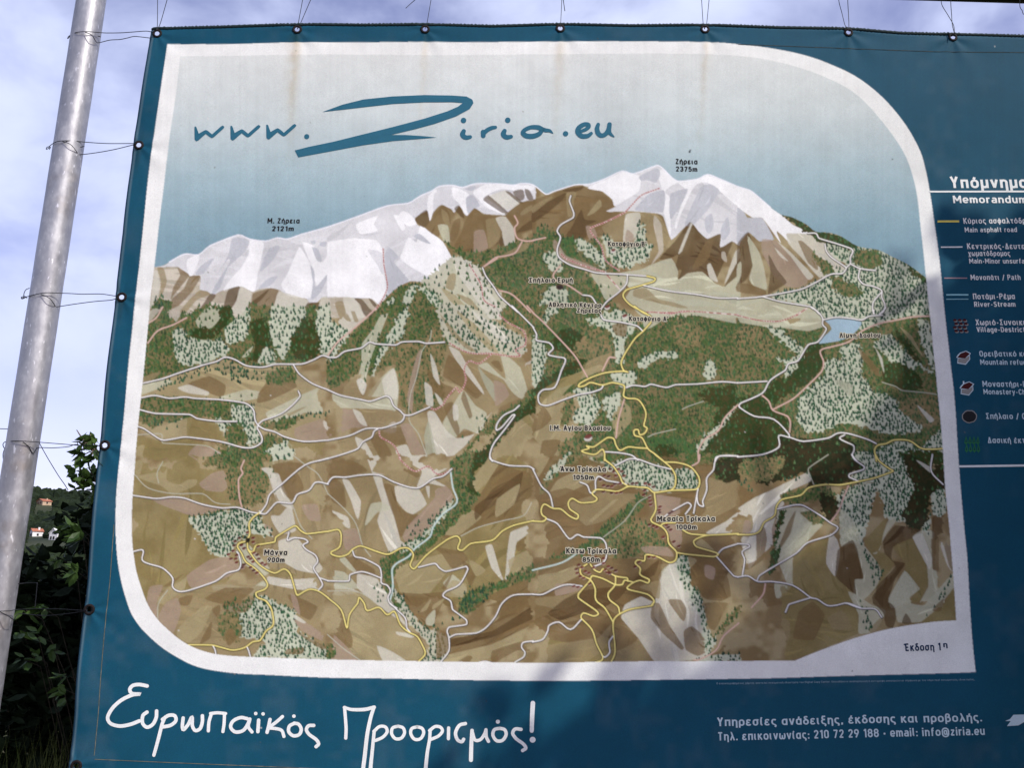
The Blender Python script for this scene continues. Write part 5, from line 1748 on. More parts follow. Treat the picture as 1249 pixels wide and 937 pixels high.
for seam in ([(xl(y) + 22 + (6 if y < 600 else 6 + (y - 600) * .012), y) for y in range(640, 928, 6)], [(116 + i * 8, 926.5 + i * .33) for i in range(0, 60)],
             [(900 + i * 8, 55.0 + i * .17) for i in range(0, 80)]):
    sb = MB()
    ribbon(sb, seam, 0.7, 0.0006, False)
    sb.build('seam_stitching', M_thread if seam[0][1] > 100 else M_darkthread, banner)

for ex, ey in EYE:
    c = Bp(ex, ey)
    e = MB()
    n1, n2 = 20, 8
    vv, ff = [], []
    for i in range(n1):
        a = 2 * math.pi * i / n1
        for j in range(n2):
            b = 2 * math.pi * j / n2
            rr_ = 0.0124 + 0.0044 * math.cos(b)
            vv.append((c.x + rr_ * math.cos(a), c.y - 0.001 + 0.0026 * math.sin(b), c.z + rr_ * math.sin(a) * 0.98))
    for i in range(n1):
        for j in range(n2):
            ff.append((i * n2 + j, i * n2 + (j + 1) % n2, ((i + 1) % n1) * n2 + (j + 1) % n2, ((i + 1) % n1) * n2 + j))
    e.add(vv, ff)
    e.build('eyelet', M_brass, banner, True)

# ------------------------------------------------------------------ lettering: a drawn sans alphabet, strokes in units of the capital height
_B, _X, _T, _D = .08, .66, .92, -.20


def _loop(x0, y0, x1, y1, k=.95):
    rx, ry = (x1 - x0) / 2, (y1 - y0) / 2
    r = min(rx, ry) * k
    pts = []
    for cx, cy, a0 in ((x1 - r, y1 - r, 0), (x0 + r, y1 - r, 90), (x0 + r, y0 + r, 180), (x1 - r, y0 + r, 270)):
        for i in range(6):
            a = R(a0 + 90 * i / 5)
            pts.append((cx + r * math.cos(a), cy + r * math.sin(a)))
    return ('o', pts)


def _s(*v): return ('s', [(v[i], v[i + 1]) for i in range(0, len(v), 2)])
def _l(*v): return ('l', [(v[i], v[i + 1]) for i in range(0, len(v), 2)])
def _acc(x): return _l(x - .03, .76, x + .06, .95)


_alpha = [_loop(0, _B, .40, _X), _l(.40, _X + .08, .40, 0)]
_eps = [_s(.36, .58, .27, _X, .12, _X, .04, .58, .05, .44, .14, .375, .27, .375), _s(.14, .375, .01, .30, 0, .18, .09, _B, .27, _B, .38, .17)]
_eta = [_l(0, _X + .08, 0, 0), _s(0, .48, .08, .62, .20, _X, .32, .62, .38, .50, .38, .30, .38, _D - .02)]
_iota = [_s(0, _X + .08, 0, .30, .01, .16, .07, _B, .13, _B)]
_ypsi = [_s(0, _X + .08, 0, .35, .03, .17, .13, _B, .25, _B, .35, .17, .38, .35, .38, _X + .08)]
_omega = [_s(.05, _X + .06, 0, .52, 0, .24, .06, .11, .15, _B, .24, .12, .29, .24, .29, .48), _s(.29, .24, .34, .12, .43, _B, .52, .11, .58, .24, .58, .52, .53, _X + .06)]
_A = [_l(0, 0, .235, 1.0), _l(.235, 1.0, .47, 0), _l(.09, .29, .38, .29)]
_E = [_l(0, 0, 0, 1), _l(0, _T, .38, _T), _l(0, .50, .33, .50), _l(0, _B, .38, _B)]
_P = [_l(0, 0, 0, 1), _s(0, _T, .24, _T, .37, .86, .41, .70, .37, .54, .24, .47, 0, .47)]
_Y = [_l(0, 1, .22, .45), _l(.44, 1, .22, .45), _l(.22, .48, .22, 0)]
_K = [_l(0, 0, 0, 1), _l(.44, 1, 0, .38), _l(.14, .56, .46, 0)]
_M = [_l(0, 0, 0, 1), _l(0, 1, .32, .30), _l(.64, 1, .32, .30), _l(.64, 0, .64, 1)]
_Z = [_l(0, _T, .43, _T), _l(.42, .95, .02, .06), _l(0, _B, .44, _B)]
GL = {
    'ο': (.42, [_loop(0, _B, .42, _X)]), 'α': (.42, _alpha), 'ά': (.42, _alpha + [_acc(.2)]),
    'β': (.40, [_l(0, _D - .02, 0, .75), _s(0, .72, .05, .88, .17, .93, .29, .88, .33, .74, .27, .60, .12, .56), _s(.12, .56, .30, .52, .40, .38, .38, .18, .25, _B, .10, _B, 0, .14)]),
    'γ': (.42, [_l(0, _X + .08, .21, .06), _l(.42, _X + .08, .21, .06), _l(.21, .08, .21, _D)]),
    'δ': (.40, [_loop(0, _B, .40, .56), _s(.36, .88, .22, .93, .09, .88, .09, .76, .20, .64, .34, .52)]),
    'ε': (.38, _eps), 'έ': (.38, _eps + [_acc(.2)]),
    'ζ': (.37, [_l(0, _T, .36, _T), _s(.34, .92, .12, .62, .0, .34, .05, .12, .2, .07, .33, .03, .36, -.08, .28, _D)]),
    'η': (.38, _eta), 'ή': (.38, _eta + [_acc(.2)]),
    'θ': (.40, [_loop(0, _B, .40, _T), _l(0, .5, .40, .5)]),
    'ι': (.13, _iota), 'ί': (.13, _iota + [_acc(.03)]),
    'κ': (.38, [_l(0, 0, 0, _X + .08), _l(.37, _X + .08, 0, .30), _l(.12, .42, .40, 0)]),
    'λ': (.42, [_s(.03, .93, .09, .93, .13, .86, .17, .74), _l(.15, .80, .43, 0), _l(.225, .58, 0, 0)]),
    'μ': (.38, [_l(0, _D - .02, 0, _X + .08), _s(0, .30, .04, .14, .14, _B, .26, .09, .38, .22), _l(.38, 0, .38, _X + .08)]),
    'ν': (.40, [_l(0, _X + .08, .20, .02), _l(.40, _X + .08, .20, .02)]),
    'ξ': (.36, [_l(.02, _T, .35, _T), _s(.26, .92, .08, .86, .04, .72, .10, .60, .20, .555, .32, .555), _s(.18, .555, .03, .46, 0, .28, .08, .12, .22, .06, .34, .0, .34, -.12, .27, _D)]),
    'π': (.42, [_l(-.06, _X, .48, _X), _l(.02, 0, .02, _X), _l(.40, 0, .40, _X)]), 'ρ': (.40, [_loop(0, _B, .40, _X), _l(0, .40, 0, _D - .02)]),
    'σ': (.44, [_loop(0, _B, .38, _X), _l(.18, _X, .50, _X)]),
    'ς': (.36, [_s(.36, .60, .27, _X, .12, _X, .03, .58, 0, .40, .04, .22, .16, .12, .30, .05, .35, -.06, .28, _D)]),
    'τ': (.36, [_l(-.04, _X, .40, _X), _s(.18, _X, .18, .30, .19, .15, .26, _B, .34, _B)]),
    'υ': (.38, _ypsi), 'ύ': (.38, _ypsi + [_acc(.2)]), 'ό': (.42, [_loop(0, _B, .42, _X), _acc(.2)]),
    'φ': (.46, [_loop(0, _B, .46, _X), _l(.23, .92, .23, _D - .02)]), 'χ': (.38, [_l(0, _X + .08, .38, _D), _l(.38, _X + .08, 0, _D)]), 'ω': (.58, _omega),
    'Υ': (.44, _Y), 'Κ': (.45, _K), 'Μ': (.64, _M), 'Α': (.47, _A), 'Ζ': (.43, _Z), 'Ε': (.38, _E), 'Έ': (.52, [_l(-.08, .78, -.02, .98)] + [(k, [(x + .12, y) for x, y in p]) for k, p in _E]),
    'Ά': (.53, [_l(-.02, .78, .04, .98)] + [(k, [(x + .06, y) for x, y in p]) for k, p in _A]),
    'Β': (.42, [_l(0, 0, 0, 1), _s(0, _T, .24, _T, .36, .85, .37, .68, .28, .54, 0, .53), _s(0, .53, .26, .52, .40, .42, .42, .26, .36, .12, .24, _B, 0, _B)]),
    'Λ': (.47, _A[:2]), 'Δ': (.48, _A[:2] + [_l(-.02, _B, .49, _B)]), 'Ι': (.02, [_l(0, 0, 0, 1)]), 'Τ': (.44, [_l(-.02, _T, .46, _T), _l(.22, 0, .22, _T)]),
    'Π': (.43, [_l(0, 0, 0, 1), _l(0, _T, .43, _T), _l(.43, 0, .43, 1)]), 'Ρ': (.41, _P), 'Χ': (.44, [_l(0, 0, .44, 1), _l(.44, 0, 0, 1)]), 'Ο': (.46, [_loop(0, _B, .46, _T)]),
    'Σ': (.42, [_l(0, _T, .42, _T), _l(.0, .95, .24, .5), _l(.24, .5, 0, .05), _l(0, _B, .43, _B)]),
    'Y': (.44, _Y), 'M': (.64, _M), 'P': (.41, _P), 'R': (.43, _P + [_l(.20, .47, .44, 0)]), 'V': (.46, [_l(0, 1, .23, .02), _l(.46, 1, .23, .02)]),
    'S': (.42, [_s(.40, .80, .32, .91, .20, .93, .07, .88, .02, .75, .06, .61, .20, .54, .34, .46, .41, .32, .38, .16, .26, .07, .13, .08, 0, .20)]),
    'D': (.43, [_l(0, 0, 0, 1), _s(0, _T, .22, _T, .36, .85, .43, .68, .43, .32, .36, .15, .22, _B, 0, _B)]),
    'C': (.42, [_s(.42, .74, .36, .88, .22, .93, .08, .87, .01, .70, .01, .30, .08, .13, .22, .07, .36, .12, .42, .26)]),
    'a': (.38, [_s(.03, .60, .13, _X, .26, _X, .36, .60, .38, .48, .38, 0), _s(.38, .40, .14, .40, .03, .35, 0, .24, .03, .12, .13, _B, .28, .10, .38, .20)]),
    'c': (.36, [_s(.36, .56, .28, _X, .15, _X, .04, .58, 0, .37, .04, .16, .15, _B, .28, _B, .36, .18)]),
    'd': (.40, [_loop(0, _B, .40, _X), _l(.40, 0, .40, 1)]), 'e': (.40, [_s(0, .36, .40, .36, .39, .54, .30, _X, .14, _X, .03, .57, 0, .37, .03, .17, .14, _B, .28, _B, .38, .16)]),
    'f': (.26, [_s(.09, 0, .09, .70, .12, .86, .20, .93, .29, .93), _l(-.02, _X, .26, _X)]), 'g': (.40, [_loop(0, _B, .40, _X), _s(.40, _X + .08, .40, 0, .36, -.15, .25, -.21, .08, -.20)]),
    'h': (.38, [_l(0, 0, 0, 1), _s(0, .48, .08, .62, .20, _X, .32, .62, .38, .50, .38, .30, .38, 0)]), 'i': (.02, [_l(0, 0, 0, _X + .06), _l(0, .83, 0, 1.0)]),
    'l': (.10, [_s(0, 1, 0, .25, .02, .13, .10, _B)]), 'm': (.62, [_l(0, 0, 0, _X + .08), _s(0, .48, .07, .62, .16, _X, .26, .62, .31, .50, .31, 0), _s(.31, .48, .38, .62, .47, _X, .57, .62, .62, .50, .62, 0)]),
    'n': (.38, [_l(0, 0, 0, _X + .08), _s(0, .48, .08, .62, .20, _X, .32, .62, .38, .50, .38, .30, .38, 0)]), 'o': (.42, [_loop(0, _B, .42, _X)]),
    'p': (.40, [_loop(0, _B, .40, _X), _l(0, _X + .08, 0, _D - .02)]), 'r': (.21, [_l(0, 0, 0, _X + .08), _s(0, .46, .07, .61, .16, _X, .27, .64)]),
    's': (.36, [_s(.34, .58, .26, _X, .13, _X, .03, .60, .02, .48, .10, .40, .24, .35, .35, .28, .34, .15, .25, _B, .11, _B, 0, .17)]),
    't': (.26, [_s(.09, .92, .09, .24, .11, .12, .18, _B, .27, _B), _l(-.02, _X, .26, _X)]), 'u': (.38, [_s(0, _X + .08, 0, .35, .03, .17, .13, _B, .25, .09, .38, .24), _l(.38, 0, .38, _X + .08)]),
    'v': (.40, [_l(0, _X + .08, .20, .02), _l(.40, _X + .08, .20, .02)]), 'y': (.40, [_l(0, _X + .08, .21, .04), _s(.41, _X + .08, .20, .0, .14, -.15, .02, -.2)]),
    'z': (.36, [_l(0, _X, .36, _X), _l(.35, .69, .01, .05), _l(0, _B, .37, _B)]),
    '@': (.72, [_loop(0, -.10, .72, .90), _loop(.22, .18, .50, .62), _s(.50, .64, .50, .24, .56, .16, .66, .20)]),
    '0': (.40, [_loop(0, _B, .40, _T)]), '1': (.22, [_l(.20, 0, .20, 1), _l(.22, .97, 0, .78)]),
    '2': (.40, [_s(.01, .74, .07, .88, .20, .93, .33, .88, .39, .74, .36, .60, .27, .46), _l(.30, .50, .0, .06), _l(-.02, _B, .41, _B)]),
    '3': (.40, [_s(.02, .80, .10, .92, .24, .93, .36, .84, .36, .66, .27, .54, .14, .53), _s(.14, .53, .30, .50, .40, .38, .40, .22, .31, .09, .18, .07, .06, .11, 0, .22)]),
    '5': (.40, [_l(.03, _T, .38, _T), _l(.05, .98, .03, .46), _s(.03, .48, .13, .58, .26, .58, .37, .48, .40, .32, .35, .14, .22, .07, .08, .10, 0, .21)]),
    '7': (.40, [_l(-.02, _T, .41, _T), _l(.40, .95, .12, 0)]),
    '8': (.42, [_loop(.02, .52, .40, _T), _loop(0, _B, .42, .53)]), '9': (.41, [_loop(0, .45, .41, _T), _l(.40, .58, .12, 0)]),
    '.': (.04, [_l(.02, 0, .02, .17)]), ',': (.06, [_l(.04, .16, .0, -.10)]), ':': (.04, [_l(.02, 0, .02, .17), _l(.02, .45, .02, .62)]), '-': (.24, [_l(0, .38, .24, .38)]),
    '/': (.34, [_l(0, -.08, .34, 1.0)]), '•': (.14, [_l(.07, .28, .07, .50), _l(-.03, .39, .17, .39)]), '΄': (.06, [_l(0, .78, .06, 1.0)]), ' ': (.12, [])}
GL['j'] = GL['i']


def glyph_strokes(txt, bold):
    """list of (kind, centreline points) laid out along the baseline, with the run's length"""
    x, out = 0.0, []
    for ch in txt:
        wd, st = GL.get(ch, GL['ο'])
        for kind, p in st:
            q = np.array(p, float); q[:, 0] += x + bold / 2
            out.append((kind, q))
        x += wd + bold + (.13 if ch != ' ' else .10)
    return out, x - .13


def text(name, txt, x0, y0, x1, y1, cap, mat, parent, bold=0.17, off=0.0008, halo=None, label=None):
    """one line of print, baseline from (x0, y0) to (x1, y1), capital height cap, all in photo pixels; x1 None keeps the alphabet's own width"""
    st, run = glyph_strokes(txt, bold)
    if x1 is None: x1, y1 = x0 + run * cap, y0
    L = math.hypot(x1 - x0, y1 - y0)
    sx = L / run
    dx, dy = (x1 - x0) / L, (y1 - y0) / L

    def place(a, b_, of):
        bx = x0 + dx * a * sx; by = y0 + dy * a * sx
        ux, uy = 660 - bx, -4560 - by
        ul = math.hypot(ux, uy)
        return Bp(bx + ux / ul * b_ * cap, by + uy / ul * b_ * cap, of)

    def build(nm, wd, mt, of, ext):
        mb = MB()
        for k, (kind, p) in enumerate(st):
            o2 = of + 0.00003 * (k % 7)
            if kind == 's': c = catmull(p, 4)
            elif kind == 'o': c = np.vstack([p, p[:1], p[1:2]])
            else:
                d = (p[1] - p[0]) / (np.hypot(*(p[1] - p[0])) + 1e-9)
                c = np.array([p[0] - d * ext, p[1] + d * ext])
            if kind == 's' and ext:
                c = np.vstack([c[:1] - (c[1] - c[0]) / (np.hypot(*(c[1] - c[0])) + 1e-9) * ext, c, c[-1:] + (c[-1] - c[-2]) / (np.hypot(*(c[-1] - c[-2])) + 1e-9) * ext])
            d = np.gradient(c, axis=0); d /= np.maximum(np.hypot(d[:, 0], d[:, 1]), 1e-9)[:, None]
            nr = np.stack([-d[:, 1], d[:, 0]], 1) * wd / 2
            if kind == 'o': c = c[:-1]; nr[0] = nr[-2]; nr = nr[:-1]
            v = []
            for q, n_ in zip(c, nr): v += [place(*(q + n_), o2), place(*(q - n_), o2)]
            mb.add(v, [(2 * i, 2 * i + 1, 2 * i + 3, 2 * i + 2) for i in range(len(c) - 1)])
        return mb.build(nm, mt, parent)
    o = build(name, bold, mat, off, 0)
    if halo: build('letter_halo', bold + halo, M_halo, off - 0.0003, halo / 2).parent = o
    if label: o['label'] = label
    return o


LBL = [('Μ. Ζήρεια', 326.2, 272.2, 365.5, 272.2, 6.2, 0), ('2121m', 331.5, 281.6, 358.3, 281.6, 5.8, 0),
       ('Ζήρεια', 823.2, 201.4, 850.3, 201.4, 6.2, 0), ('2375m', 823.6, 210.3, 850, 210.3, 5.8, 0),
       ('Καταφύγιο Β΄', 741, 301.8, 788, 301.8, 5.6, 1), ('Σπήλαιο Ερμή', 645, 346, 698, 346, 5.6, 1),
       ('Αθλητικό Κέντρο', 669, 375.6, 733, 376.4, 5.4, 1), ('Ζηρείας', 703, 382.6, 733, 383, 5.4, 1),
       ('Καταφύγιο Α΄', 766.8, 392.3, 815, 392.3, 5.6, 1), ('Λίμνη Δασίου', 1025, 411.2, 1074.5, 411.2, 5.6, 1),
       ('Ι.Μ. Αγίου Βλασίου', 670.8, 525.5, 744.5, 525.5, 5.8, 1), ('Άνω Τρίκαλα', 683, 575.4, 739.2, 575.8, 6.3, 1), ('1050m', 699, 585.3, 724.3, 585.3, 5.6, 1),
       ('Μεσαία Τρίκαλα', 802, 636, 872.4, 636, 6.4, 1), ('1000m', 825, 645.8, 850.2, 645.8, 5.6, 1),
       ('Κάτω Τρίκαλα', 690.8, 675.3, 752, 675.6, 6.6, 1), ('850m', 710.8, 685.8, 732, 685.8, 5.8, 1),
       ('Μάννα', 322, 677.4, 350.3, 677.4, 6.6, 1), ('900m', 326, 686.2, 347, 686.2, 5.8, 1)]
for t_, a, b, c, d, h, hl in LBL:
    text('place_name', t_, a, b, c, d, h, M_black, mapo, bold=0.20, halo=0.30 if hl else None)
text('edition_note', 'Έκδοση 1', 1102.5, 794.6, 1147.6, 793.8, 9.2, M_navy, mapo, bold=0.19)
text('edition_note', 'η', 1150.6, 790.0, 1155.8, 789.8, 6.6, M_navy, mapo, bold=0.2)

# legend
text('legend_heading', 'Υπόμνημα', 1161.3, 227.6, 1254.5, 228.6, 14.2, M_white, banner, bold=0.19)
text('legend_heading', 'Memorandum', 1164.6, 246.2, 1253.5, 247.2, 9.2, M_white, banner, bold=0.18)
LEG = [('Κύριος ασφαλτόδρομος', 1176.5, 272, 7.0), ('Main asphalt road', 1177.8, 282.6, 6.0), ('Κεντρικός-Δευτερεύων', 1180.4, 303.3, 7.0), ('χωματόδρομος', 1181.7, 311.9, 6.6),
       ('Main-Minor unsurfaced road', 1183, 321, 6.0), ('Μονοπάτι / Path', 1184.8, 341.2, 6.6), ('Ποτάμι-Ρέμα', 1187.8, 364.6, 7.0), ('River-Stream', 1189.2, 373.8, 6.2),
       ('Χωριό-Συνοικισμός', 1190.8, 396.4, 7.2), ('Village-Destrict', 1192.1, 404.9, 6.4), ('Ορειβατικό καταφύγιο', 1195.2, 434.8, 7.0), ('Mountain refuge', 1196, 444.9, 6.4),
       ('Μοναστήρι-Εκκλησία', 1198.5, 472, 7.2), ('Monastery-Church', 1199.6, 481.2, 6.4), ('Σπήλαιο / Cave', 1202.6, 511.2, 7.2), ('Δασική έκταση', 1205.2, 540.6, 7.2)]
ENDX = {'Main asphalt road': 1241.2, 'χωματόδρομος': 1233, 'Μονοπάτι / Path': 1245.6, 'Ποτάμι-Ρέμα': 1238.8, 'River-Stream': 1239.4}
for t_, a, b, h in LEG:
    text('legend_entry', t_, a, b, ENDX.get(t_), b - 0.1, h, M_pale if b > 430 else M_white, banner, bold=0.18)


def bar(nm, pts, w0, mat, label=None, par=None):
    mb = MB()
    n = max(2, int(abs(pts[-1][0] - pts[0][0]) / 6) + 2)
    a, b = np.array(pts[0], float), np.array(pts[-1], float)
    ribbon(mb, [a + (b - a) * i / (n - 1) for i in range(n)], w0, 0.0008, False)
    o = mb.build(nm, mat, par or banner)
    if label: o['label'] = label
    return o


bar('legend_rule', [(1135.5, 231.7), (1560, 236)], 2.1, M_white)
bar('legend_rule', [(1169.8, 569.2), (1600, 562)], 2.6, M_white)
bar('legend_symbol', [(1145, 268.9), (1171, 269.0)], 2.5, M_yellow, 'thick yellow road sample')
bar('legend_symbol', [(1148.6, 300.7), (1174.6, 300.7)], 1.6, M_white, 'thin white road sample')
bar('legend_symbol', [(1152, 338.9), (1180.2, 338.8)], 1.3, M_rose, 'thin rose path sample')
bar('legend_symbol', [(1154.8, 359.3), (1181.8, 359.2)], 1.8, M_steelblue, 'upper pale river line')
bar('legend_symbol', [(1154.8, 364.6), (1181.8, 364.5)], 0.9, M_steelblue, 'lower thin river line')


def flat(nm, polys, mat, par, off):
    mb = MB()
    for pl in polys:
        mb.add([Bp(x, y, off) for x, y in pl], [tuple(range(len(pl)))])
    return mb.build(nm, mat, par)


def disc(cx, cy, a, b, n=18, jag=0.0):
    return [(cx + a * (1 + jag * math.sin(3.1 * i)) * math.cos(2 * math.pi * i / n), cy + b * (1 + jag * math.cos(2.3 * i)) * math.sin(2 * math.pi * i / n)) for i in range(n)]


vl = []
for r in range(4):
    for c in range(3):
        vl.append(disc(1165.5 + c * 5.8 + (r % 2) * 1.6, 390 + r * 4.4, 2.4, 1.5, 8))
vv_ = flat('legend_symbol', [[(x + 1, y + 1.2) for x, y in q] for q in vl], M_greyink, banner, 0.0007)
vv_['label'] = 'cluster of tiny red roofed houses'
flat('roof_mark', vl, M_maroon, vv_, 0.0009)


def ref_icon(cx, cy, cross, label):
    def T(pts, k=1.0): return [(cx + x * k, cy + y * k) for x, y in pts]
    body = [(-8.8, -0.5), (-7.2, -3.4), (-4.2, -6.2), (3.2, -8.8), (9.2, -5.6), (7.8, -3.4), (8.2, 2.0), (2.6, 8.6), (-7.6, 6.8), (-7.0, 0.4)]
    o = flat('legend_symbol', [T(body)] + ([T([(-4.6, -5.4), (-4.6, -9.2), (-2.8, -9.2), (-2.8, -6.4)])] if cross else []), M_pale, banner, 0.0006)
    o['label'] = label
    flat('wall_mark', [T([(-6.2, 0.8), (1.6, 1.2), (7.2, -2.6), (7.2, 1.6), (2.2, 7.4), (-6.6, 5.8)])], M_greyink, o, 0.0008)
    flat('roof_mark', [T([(-7.6, -0.4), (-3.6, -5.2), (3.0, -7.8), (7.9, -5.2), (1.8, 1.0)])], M_maroon, o, 0.0010)


ref_icon(1175.4, 436.4, False, 'mountain refuge hut drawn with a dark red roof')
ref_icon(1178.8, 474.2, True, 'monastery drawn with a dark red roof and small tower')
cv = flat('legend_symbol', [disc(1182, 508.5, 9.4, 8.0, 20, .04)], M_greyink, banner, 0.0006)
cv['label'] = 'black cave spot in a pale ring'
flat('cave_mark', [disc(1182, 508.5, 8.2, 6.8, 20, .04)], M_black, cv, 0.0008)
tl_ = []
for r in range(2):
    for c in range(4):
        x, y = 1178 + c * 4.9 + (r % 2) * .8, 541 + r * 9.6
        tl_.append([(x - 2.2, y), (x - 1.6, y - 3.5), (x, y - 9), (x + 1.6, y - 3.5), (x + 2.2, y), (x + .5, y + .4), (x + .5, y + 1.8), (x - .5, y + 1.8), (x - .5, y + .4)])
tg = flat('legend_symbol', tl_, M_green, banner, 0.0007)
tg['label'] = 'two rows of small green trees'
flat('trunk_mark', [[(q[2][0] - .9, q[0][1] - 1.2), (q[2][0], q[2][1] + 3), (q[2][0] + .9, q[0][1] - 1.2)] for q in tl_], M_navy, tg, 0.0009)

# contact lines, copyright line, partner mark cut by the frame
text('contact_line', 'Υπηρεσίες ανάδειξης, έκδοσης και προβολής.', 874.4, 886.1, 1196.6, 880.1, 10.4, M_pale, banner, bold=0.165)
text('contact_line', 'Τηλ. επικοινωνίας: 210 72 29 188 • email: info@ziria.eu', 875.2, 903.7, 1200, 896.6, 10.2, M_pale, banner, bold=0.17)
text('copyright_line', 'Ο εικονογραφημένος χάρτης αποτελεί πνευματική ιδιοκτησία του Digital Copy Center. Οποιαδήποτε αναπαραγωγή ή αντιγραφή απαγορεύεται σύμφωνα με τον νόμο περί πνευματικής ιδιοκτησίας.',
     873.6, 835.2, 1188, 830.2, 2.3, M_faint, banner, bold=0.12)
lg = flat('partner_mark', [[(1225, 879.8), (1231, 877.2), (1235, 872.2), (1300, 870.8), (1290, 876), (1250, 880), (1241, 885.2), (1227, 886.0), (1231.5, 880)]], M_pale, banner, 0.0008)
lg['label'] = 'white chevron mark at the right edge'

# hand-drawn address
wl = MB()


def pen(mb, o, s, strokes, default, off=0.0008):
    for k, st in enumerate(strokes):
        wd = default
        pts = st
        if isinstance(st, tuple): pts, wd = st
        q = [(o[0] + a / s, o[1] + b / s) for a, b in pts]
        c = catmull(q, 5) if len(q) > 2 else np.array([np.array(q[0]) + (np.array(q[1]) - np.array(q[0])) * i / 5 for i in range(6)])
        if not np.isscalar(wd):
            wd = np.interp(np.linspace(0, 1, len(c)), np.linspace(0, 1, len(wd)), wd)
        ribbon(mb, c, wd, off + 0.00004 * (k % 9))


def dot(mb, x, y, r, off=0.0008):
    mb.add([Bp(a, b, off) for a, b in disc(x, y, r, r, 14)], [tuple(range(14))])


s6 = 1249 / 180.0
for dx_, dy_ in ((0, 0), (306, -3), (610, -10)):
    polyw = [(118, 308), (126, 302), (135, 310), (155, 365), (200, 340), (216, 334), (232, 342), (268, 372), (345, 305), (360, 298), (374, 310), (368, 322), (285, 395), (268, 404), (252, 397), (214, 368), (150, 424), (134, 429), (120, 416)]
    wl.add([Bp(220 + (a + dx_) / s6, 110 + (b + dy_) / s6, 0.0008) for a, b in polyw], [tuple(range(len(polyw)))])
dot(wl, 220 + 1071 / s6, 110 + 395 / s6, 3.1)
zt = [(365, 535), (460, 500), (560, 475), (700, 460), (850, 453), (980, 455), (1050, 460), (1078, 475), (1083, 492), (1065, 520), (1000, 555), (900, 590), (800, 617), (690, 643),
      (760, 643), (840, 648), (908, 655), (840, 661), (700, 672), (560, 692), (400, 722), (250, 750), (233, 717), (300, 700), (420, 675), (560, 640), (700, 605), (850, 565), (960, 530), (1010, 508),
      (1032, 491), (980, 487), (850, 488), (700, 496), (580, 510), (480, 522)]
wl.add([Bp(300 + a / 3.903, b / 3.903, 0.0008) for a, b in zt], [tuple(range(len(zt)))])
s5 = 1249 / 220.0
pen(wl, (540, 110), s5, [
    ([(146, 285), (138, 305), (145, 322), (165, 330), (190, 326)], [5.2, 6.4, 6.0, 5.6, 4.6]),
    ([(280, 292), (281, 318)], 5.8), ([(284, 300), (310, 278), (340, 264), (365, 260)], [5.4, 5.2, 5.0, 4.0]),
    ([(428, 285), (420, 305), (427, 322), (447, 330), (473, 326)], [5.2, 6.4, 6.0, 5.6, 4.6]),
    ([(690, 278), (660, 264), (610, 262), (568, 280), (556, 302), (580, 322), (625, 324), (668, 308), (690, 280), (712, 284), (740, 288), (760, 304)], [5.6, 6, 5, 5, 6, 6.2, 6.2, 5.6, 5, 5, 4, 1.4]),
    ([(945, 296), (985, 282), (1008, 262), (1004, 246), (975, 246), (940, 270), (934, 300), (960, 326), (1000, 326), (1026, 308)], [3.6, 4.4, 5, 5, 5.4, 6, 6.2, 6, 5.4, 4]),
    ([(1074, 246), (1066, 275), (1074, 308), (1098, 324), (1126, 312), (1146, 280), (1152, 246)], [4.4, 5.6, 6, 5.4, 5.4, 5.6, 5.4]),
    ([(1152, 246), (1150, 300), (1182, 332)], [5.4, 5.4, 1.6])], 5)
dot(wl, 540 + 144 / s5, 110 + 211 / s5, 3.4); dot(wl, 540 + 450 / s5, 110 + 211 / s5, 3.4); dot(wl, 540 + 849 / s5, 110 + 309 / s5, 3.3)
wo = wl.build('web_address', M_teal, mapo)
wo['label'] = 'hand drawn teal web address with a huge letter Z'

# hand-drawn slogan
sg = MB(); sg2 = MB()
k4 = 1249 / 280.0
pen(sg, (120, 825), k4, [
    ([(268, 54), (225, 46), (190, 52), (174, 74), (188, 96), (232, 98), (190, 102), (130, 130), (80, 175), (54, 225), (70, 258), (120, 272), (180, 262), (226, 244)], 4.4),
    ([(268, 196), (246, 215), (244, 255), (268, 278), (300, 262), (318, 225), (320, 190)], 4.3),
    ([(306, 430), (328, 350), (350, 262), (364, 228)], [4.0, 4.2, 4.3, 4.0]), ([(352, 236), (385, 214), (418, 216), (424, 244), (395, 268), (356, 276)], 4.3),
    ([(464, 228), (460, 270), (466, 292), (492, 262), (512, 222), (514, 270), (530, 296), (556, 286), (568, 250), (568, 216)], 4.2),
    ([(601, 298), (604, 250), (616, 208)], 4.0), ([(612, 204), (650, 200), (694, 204)], 3.8), ([(688, 206), (686, 260), (680, 302)], 3.9),
    ([(812, 232), (775, 226), (735, 245), (722, 278), (748, 304), (790, 296), (815, 262), (826, 234)], 4.2), ([(826, 236), (818, 275), (838, 304)], 4.0),
    ([(874, 240), (872, 275), (870, 302)], 4.3),
    ([(936, 236), (928, 275), (920, 306)], 4.2), ([(1004, 220), (970, 250), (926, 282)], 4.0), ([(926, 282), (970, 286), (1000, 296), (1012, 328)], 4.0),
    ([(1070, 256), (1042, 272), (1038, 302), (1062, 324), (1094, 318), (1106, 290), (1092, 262), (1068, 256)], 4.2),
    ([(1174, 268), (1146, 270), (1134, 292), (1150, 318), (1186, 344), (1200, 368), (1186, 384)], 4.2)], 4.2)
for a, b in ((858, 204), (898, 206), (1066, 218)): dot(sg, 120 + a / k4, 825 + b / k4, 2.2)
